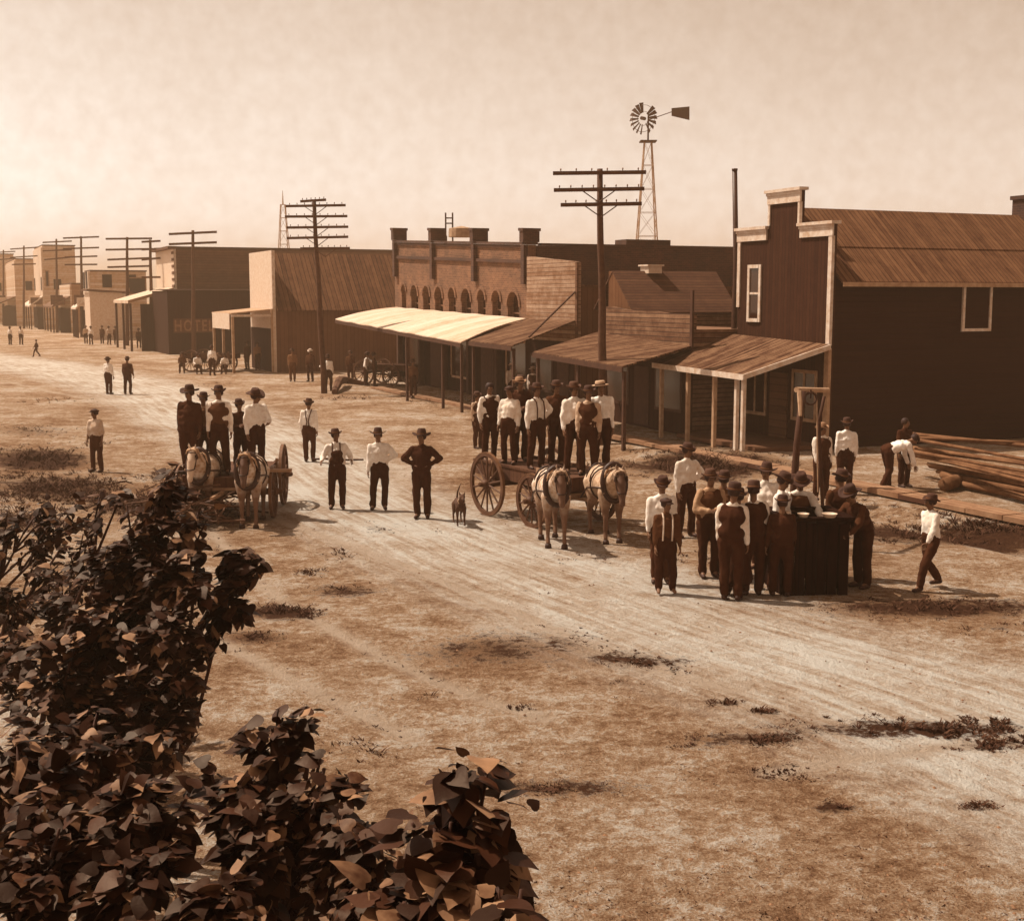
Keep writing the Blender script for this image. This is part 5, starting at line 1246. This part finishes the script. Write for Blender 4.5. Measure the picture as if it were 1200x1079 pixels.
    Pn(headp(484, 420, 1.70), 1.70, 20, 'stand', 'dim figure deep beneath the white awning', .16, .06, 'felt', .06, g4)
    g5 = 'people along the wall of the plank roofed shop'
    Pn(foot(343, 447), 1.72, 10, 'stand', 'grey clothed man against the board wall, leftmost there', .22, .12, 'felt', .05, g5)
    Pn(foot(364, 447), 1.70, -20, 'loose', 'dark man against the board wall just left of the tall pole', .08, .05, 'felt', .6, g5)
    Pn(foot(385, 458), 1.72, 170, 'akimbo_left', 'man with bright white back at the foot of the tall telegraph pole', .82, .05, 'felt', .05, g5)
    Pn(foot(429, 452), 1.70, 80, 'reach', 'man in white shirt stooping forward near the far wagon', .82, .06, 'felt', .05, g5)
    Pn(foot(439, 453), 1.70, 100, 'stand', 'dark figure just right of the stooping white shirt', .07, .05, 'felt', .05, g5)
    Pn(foot(411, 448), 1.65, 0, 'stand', 'dim brown clothed figure between the pole man and the stooping man', .10, .06, 'felt', .06, g5)
    g6 = 'people before the long brown shop'
    for px, py, H, yaw, pose, sh, lab in ((231, 438, 1.6, 30, 'sit', .8, 'seated figure with white shirt, left of three before the porch'), (249, 440, 1.68, 175, 'loose', .84, 'white shirted man in the middle of three before the porch'),
                                          (264, 438, 1.55, 0, 'sit', .7, 'seated figure in light shirt at the right of three before the porch'), (290, 433, 1.7, -30, 'stand', .06, 'dark figure in the porch of the plank roofed shop'),
                                          (302, 434, 1.7, 20, 'stand', .25, 'grey figure in the porch of the plank roofed shop by the corner post'), (214, 437, 1.6, 10, 'sit', .1, 'dark seated figure at the left end before the annex')):
        Pn(foot(px, py), H, yaw, pose, lab, sh, .06, 'felt', .05, g6)
    g7 = 'people beside the white shed'
    for i, (px, py, sh, yaw, lab) in enumerate(((101, 403, .5, 20, 'far man with pale shirt standing left of the white shed'), (107, 404, .8, -10, 'far white shirted man at the corner of the white shed'), (120, 403, .08, 0, 'far dark man, left of those before the white wall'),
                                           (128, 404, .6, 40, 'far man with light shirt before the white wall'), (136, 404, .07, 170, 'far dark man at the right end of the white wall'), (163, 408, .1, 10, 'far dark man under the white street awning'))):
        Pn(foot(px, py), 1.72, yaw, ('stand', 'loose')[i % 2], lab, sh, .05, 'felt', .05, g7)
    g8 = 'distant people in the street'
    Pn(foot(12, 404), 1.68, 170, 'stand', 'distant figure in white shirt at far left', .8, .05, 'felt', .05, g8)
    Pn(foot(25, 404), 1.68, 175, 'loose', 'distant figure in white shirt right of the leftmost one', .7, .05, 'felt', .05, g8)
    Pn(foot(43, 418), 1.30, -80, 'walk', 'distant dark child striding across the street', .07, .05, 'cap', .05, g8)
    # two empty farm wagons farther off
    for px, py, yaw, lab in ((452, 452, 60, 'empty wagon standing by the board wall near the white awning'), (244, 436, 75, 'low empty wagon before the long brown shop')):
        src = [o for o in C.objects if o.name == 'wagon'][0]; c = copy_tree(src); p = G(px, py); c.location = V((p.x, p.y + .6, p.z)); c.rotation_euler = (0, 0, math.radians(yaw)); c['label'] = lab; c['group'] = 'empty wagons by the shops'
        for ch in list(c.children):
            if ch.name.split('.')[0] in ('tongue', 'neck_yoke', 'doubletree'): bpy.data.objects.remove(ch)
crowd()

# ------------------------------------------------------------------ shrubs in the near left
LEAFM = None
def leaf_material():
    q = NT('leaf'); co = q.n('ShaderNodeTexCoord').outputs['Object']
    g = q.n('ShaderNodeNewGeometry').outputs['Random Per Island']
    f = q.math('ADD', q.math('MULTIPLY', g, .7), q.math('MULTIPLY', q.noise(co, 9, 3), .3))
    q.l(q.ramp(f, [(.15, .012), (.50, .024), (.72, .05), (.88, .30)]), q.b.inputs['Base Color'])  # palest stop paints sunlit highlights onto random leaves
    q.b.inputs['Roughness'].default_value = .55; q.b.inputs['Specular IOR Level'].default_value = .22; q.b.inputs['Specular Tint'].default_value = (1, .70, .48, 1)
    q.b.inputs['Transmission Weight'].default_value = 0
    q.bump(q.noise(co, 60, 3), .3, .004); return q.m
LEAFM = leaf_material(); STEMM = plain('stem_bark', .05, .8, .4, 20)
HEART = [(0, 0), (-.20, -.09), (-.40, -.02), (-.51, .20), (-.47, .45), (-.33, .70), (-.15, .92), (0, 1.12), (.15, .92), (.33, .70), (.47, .45), (.51, .20), (.40, -.02), (.20, -.09)]
def add_leaf(mb, p, size, up, dirv, fold=.18, droop=.25):
    d = dirv.normalized(); n = (up - d*up.dot(d)).normalized(); s = d.cross(n)
    wv = random.uniform(-.12, .12); ph = random.uniform(0, 6)
    def pt(x, y): return p + (s*(x + wv*y*y) + d*y) * size + n * (abs(x)*fold*2 - droop*y*y - .28*x*x + .022*math.sin(ph + 7*y + 4*x)) * size
    o = len(mb.v); pts = HEART; mb.v += [pt(x, y) for x, y in pts] + [pt(0, .2), pt(0, .5), pt(0, .8)]
    a, b, c = o + 14, o + 15, o + 16
    mb.f += [[o, o+1, a], [o+1, o+2, a], [o+2, o+3, a], [o+3, o+4, b, a], [o+4, o+5, c, b], [o+5, o+6, c], [o+6, o+7, c],
             [o+7, o+8, c], [o+8, o+9, c], [o+9, o+10, b, c], [o+10, o+11, a, b], [o+11, o+12, a], [o+12, o+13, a], [o+13, o, a]]
def shrub(name, label, base, blobs, leaf, sparse=1.0, seed=1, group='leafy shrubs in the near left'):
    """blobs: pixel centre, pixel radii, distance, leaf count"""
    random.seed(seed); bp = V((base[0], base[1], gz(base[0], base[1])))
    th = thing(name, label, 'shrub', bp, group); st_ = MB(); lv = MB()
    for (px, py, rx, ry, Y, n) in blobs:
        c = at(px, py, Y); kx = Y/F; R = V((rx*kx, rx*kx*.9, ry*kx))
        mid = (bp + c)/2 + V((random.uniform(-.3, .3), random.uniform(-.3, .3), random.uniform(-.1, .3)))
        pts = [bp - V((0,0,.1)), bp.lerp(mid, .5) + V((0,0,.1)), mid, mid.lerp(c, .6), c]
        st_.path(pts, [.035, .028, .02, .014, .008], 6)
        twigs = max(3, n//14)
        for i in range(twigs):
            a = random.uniform(0, 2*PI); e = random.uniform(-1, 1); rr = (random.random()**.4)
            q = c + V((R.x*rr*math.cos(a)*math.sqrt(1-e*e), R.y*rr*math.sin(a)*math.sqrt(1-e*e), R.z*rr*e))
            st = mid.lerp(c, random.uniform(.3, 1)); m2 = st.lerp(q, .5) + V((0, 0, .05))
            st_.path([st, m2, q], [.013, .010, .006], 5)
            for j in range(max(3, int(n/twigs*sparse*2.0))):
                f = random.uniform(.25, 1.08); b = (st.lerp(m2, f*2) if f < .5 else m2.lerp(q, (f-.5)*2)) + V([random.gauss(0, .3)*leaf for _ in range(3)])
                out = (b - c); out.z *= .4; out = out.normalized() if out.length > .01 else V((1, 0, 0))
                d = (out + V((random.uniform(-1.1, 1.1), random.uniform(-1.1, 1.1), random.uniform(-.55, .2)))).normalized()
                up = V((random.gauss(0, .36), random.gauss(0, .36) - .15, 1)).normalized()
                add_leaf(lv, b, leaf*random.choice((.45, .7, .9, 1.0, 1.25))*random.uniform(.85, 1.15), up, d, random.uniform(.02, .13), random.uniform(.0, .45))
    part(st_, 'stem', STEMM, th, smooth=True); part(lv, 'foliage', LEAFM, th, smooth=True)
    return th
shrub('shrub', 'tall dense shrub whose dark crown fills the left middle', (-3.9, 9.6), [(178, 605, 38, 34, 9.8, 150), (190, 572, 36, 16, 9.8, 50), (140, 585, 30, 12, 10.2, 30), (225, 610, 22, 22, 9.8, 50), (150, 660, 48, 50, 9.6, 330), (200, 680, 42, 45, 9.4, 300), (130, 740, 70, 55, 9.2, 420), (195, 745, 36, 45, 9.0, 280), (150, 820, 75, 60, 8.8, 420), (75, 800, 60, 60, 8.8, 300), (120, 880, 90, 50, 8.6, 350), (190, 870, 36, 50, 8.6, 200), (225, 690, 22, 30, 9.2, 90), (205, 555, 14, 12, 9.8, 20), (215, 790, 26, 50, 8.9, 200), (215, 850, 24, 40, 8.8, 130), (60, 870, 60, 50, 8.7, 200)], .085, seed=2)
shrub('shrub', 'pale sunlit weedy shrub thinly leaved at the left edge', (-5.6, 12.2), [(30, 620, 50, 35, 12.5, 170), (85, 610, 45, 30, 12.8, 130), (60, 660, 60, 30, 12.2, 200), (110, 650, 40, 35, 11.8, 150), (20, 710, 45, 35, 11.5, 150), (90, 700, 45, 30, 11.2, 150), (65, 590, 30, 14, 12.8, 50), (20, 760, 40, 30, 10.6, 160), (40, 810, 50, 40, 9.9, 200), (10, 700, 24, 30, 11, 80)], .075, .75, seed=3)
shrub('shrub', 'dark sprig of broad leaves beside the light wheel track', (-3.1, 9.8), [(280, 650, 26, 16, 9.9, 60), (268, 680, 24, 18, 9.8, 50), (300, 660, 14, 14, 9.9, 20), (262, 715, 28, 18, 9.7, 60), (235, 640, 10, 16, 9.9, 20)], .10, seed=4)
shrub('shrub', 'low leafy bush at the lower centre left with curled leaves', (-1.1, 5.2), [(318, 872, 38, 30, 5.4, 100), (345, 850, 22, 14, 5.4, 26), (290, 930, 60, 40, 5.2, 170), (370, 940, 50, 40, 5.1, 150), (300, 1000, 80, 50, 5.0, 240), (420, 985, 50, 40, 4.9, 130), (440, 1050, 60, 40, 4.8, 150), (380, 900, 20, 20, 5.2, 26)], .066, 1.4, seed=5)
shrub('shrub', 'nearest bush at the bottom left with large bright leaves', (-1.9, 4.4), [(150, 950, 70, 36, 4.7, 150), (60, 930, 60, 50, 4.8, 150), (60, 1020, 80, 50, 4.5, 190), (170, 1030, 80, 50, 4.4, 200), (260, 1060, 60, 40, 4.3, 120), (20, 1070, 60, 40, 4.3, 100), (200, 960, 40, 40, 4.8, 90), (10, 880, 40, 50, 5.2, 110), (90, 870, 60, 40, 5.4, 140)], .068, 1.4, seed=6)
shrub('shrub', 'upright sprig with few very broad dark leaves, bottom centre', (-.15, 3.9), [(545, 905, 46, 14, 4.0, 22), (520, 925, 30, 16, 4.0, 16), (560, 940, 46, 22, 3.95, 26), (510, 970, 30, 24, 3.9, 26), (560, 1000, 50, 26, 3.8, 34), (520, 1035, 50, 30, 3.7, 44), (585, 1055, 34, 22, 3.6, 16), (470, 1060, 50, 30, 3.7, 50)], .098, .9, seed=7)
def brush_pile():
    random.seed(31); base = G(215, 606); th = thing('brush_pile', 'tangled heap of cut branches and a plank before the left wagon', 'brush pile', base)
    m = MB()
    for i in range(150):
        px, py = random.gauss(222, 26), random.uniform(560, 618); p = G(px, 606 + random.uniform(-12, 14)); z = at(px, py, p.y).z; z = max(.05, min(.95, z)) * random.uniform(.5, 1)
        a = random.uniform(0, PI); L = random.uniform(.25, .75); d = V((math.cos(a), math.sin(a)*.7, random.uniform(-.4, .4)))
        q = V((p.x, p.y, z)); m.path([q - d*L, q + V((0, 0, .05)), q + d*L], [.022, .018, .008], 5)
    part(m, 'branches', plain('brush_wood', .085, .9, .7, 2), th)
    lv = MB()
    for i in range(420):
        px = random.gauss(222, 26); p = G(px, 606 + random.uniform(-12, 14)); q = V((p.x, p.y, random.uniform(.05, .75)*max(.2, 1 - abs(px-222)/60)))
        add_leaf(lv, q, random.uniform(.06, .13), V((random.gauss(0,.6), random.gauss(0,.6), 1)).normalized(), V((random.uniform(-1,1), random.uniform(-1,1), random.uniform(-.5,.3))))
    part(lv, 'leaves', plain('dry_leaf', .07, .8, .6, 5), th)
    m = MB(); a, b = at(238, 603, base.y - .5), at(270, 590, base.y - .3); m.tube(a, b, .035, .04, 7); m.tube(at(190, 560, base.y-.1), at(212, 573, base.y-.2), .03, n=6); m.tube(at(198, 556, base.y), at(238, 571, base.y+.1), .035, n=6)
    part(m, 'pale_poles', WAGL, th)
brush_pile()
run_jobs()
for o in list(C.objects):
    if o.type == 'MESH' and o.parent and o.name.split('.')[0] in ('shirt', 'trousers', 'coat', 'waistcoat'):
        pass
# ------------------------------------------------------------------ light, air, camera
def finish():
    az = V((-.93, .37, 0)).normalized(); el = math.radians(57)
    d = az * math.cos(el) + V((0, 0, math.sin(el)))
    L = bpy.data.lights.new('sun', 'SUN'); L.energy = 4.6; L.angle = math.radians(.6); L.color = (1, .89, .73)
    o = bpy.data.objects.new('sun', L); C.objects.link(o); o.rotation_euler = d.to_track_quat('Z', 'Y').to_euler(); o.location = (0, 0, 60)
    w = bpy.data.worlds.new('World'); bpy.context.scene.world = w; w.use_nodes = True; t = w.node_tree
    bg = t.nodes['Background']; sky = t.nodes.new('ShaderNodeTexSky'); sky.sky_type = 'NISHITA'; sky.sun_disc = False
    sky.sun_elevation = el; sky.sun_rotation = math.atan2(az.x, az.y); sky.air_density = 1.0; sky.dust_density = 1.0; sky.ozone_density = 1
    bw = t.nodes.new('ShaderNodeRGBToBW'); t.links.new(sky.outputs[0], bw.inputs[0])
    # faint mottling and fine grain, drawn on the sky sphere
    tc = t.nodes.new('ShaderNodeTexCoord'); n = t.nodes.new('ShaderNodeTexNoise'); n.inputs['Scale'].default_value = 4.5; n.inputs['Detail'].default_value = 7; n.inputs['Roughness'].default_value = .62
    t.links.new(tc.outputs['Generated'], n.inputs['Vector'])
    n2 = t.nodes.new('ShaderNodeTexNoise'); n2.inputs['Scale'].default_value = 90; n2.inputs['Detail'].default_value = 5; t.links.new(tc.outputs['Generated'], n2.inputs['Vector'])
    def M(op, a, b):
        x = t.nodes.new('ShaderNodeMath'); x.operation = op
        for i, v in enumerate((a, b)):
            if isinstance(v, (int, float)): x.inputs[i].default_value = v
            else: t.links.new(v, x.inputs[i])
        return x.outputs[0]
    f = M('ADD', M('MULTIPLY', n.outputs[0], .14), M('ADD', M('MULTIPLY', n2.outputs[0], .24), .81))
    lum = M('MULTIPLY', bw.outputs[0], f)
    r = t.nodes.new('ShaderNodeValToRGB'); t.links.new(M('MULTIPLY', lum, SKYK), r.inputs[0]); e = r.color_ramp.elements
    e[0].position = 0; e[0].color = (1, .55, .30, 1); e[1].position = 1; e[1].color = (1, .93, .85, 1); m1 = e.new(.45); m1.color = (1, .74, .55, 1)
    mx = t.nodes.new('ShaderNodeMix'); mx.data_type = 'RGBA'; mx.blend_type = 'MULTIPLY'; mx.inputs[0].default_value = 1
    t.links.new(r.outputs[0], mx.inputs[6]); t.links.new(lum, mx.inputs[7]); t.links.new(mx.outputs[2], bg.inputs[0]); bg.inputs[1].default_value = SKYS
    # air
    hz = MB(); hz.box((0, 580, 14), (2500, 1260, 32)); h = solo(hz, 'haze', None, None, None, (0, 0, 0)) if False else None
    me = hz.mesh('haze'); mm = bpy.data.materials.new('haze_air'); mm.use_nodes = True; nt = mm.node_tree; nt.nodes.remove(nt.nodes['Principled BSDF'])
    pv = nt.nodes.new('ShaderNodeVolumePrincipled'); pv.inputs['Density'].default_value = HAZE; pv.inputs['Color'].default_value = (1, .68, .44, 1); pv.inputs['Anisotropy'].default_value = .2
    nt.links.new(pv.outputs[0], nt.nodes['Material Output'].inputs['Volume']); me.materials.append(mm)
    o = bpy.data.objects.new('haze', me); C.objects.link(o); o['kind'] = 'stuff'; o['label'] = 'thin dusty air over the street'; o['category'] = 'haze'
    ca = bpy.data.cameras.new('camera'); ca.sensor_fit = 'HORIZONTAL'; ca.sensor_width = 36; ca.lens = F / 1200 * 36; ca.clip_end = 6000; ca.clip_start = .05
    o = bpy.data.objects.new('camera', ca); C.objects.link(o); o.location = CAM; o.rotation_euler = (PI/2 - PITCH, 0, 0)
    sc = bpy.context.scene; sc.camera = o
    vs = sc.view_settings; vs.view_transform = 'Standard'; vs.look = 'None'; vs.exposure = EXPO; vs.gamma = 1
    sc.cycles.max_bounces = 6; sc.cycles.diffuse_bounces = 3; sc.cycles.volume_bounces = 0; sc.cycles.transparent_max_bounces = 4
SKYK, SKYS, HAZE, EXPO = .16, .138, .0011, .45
finish()
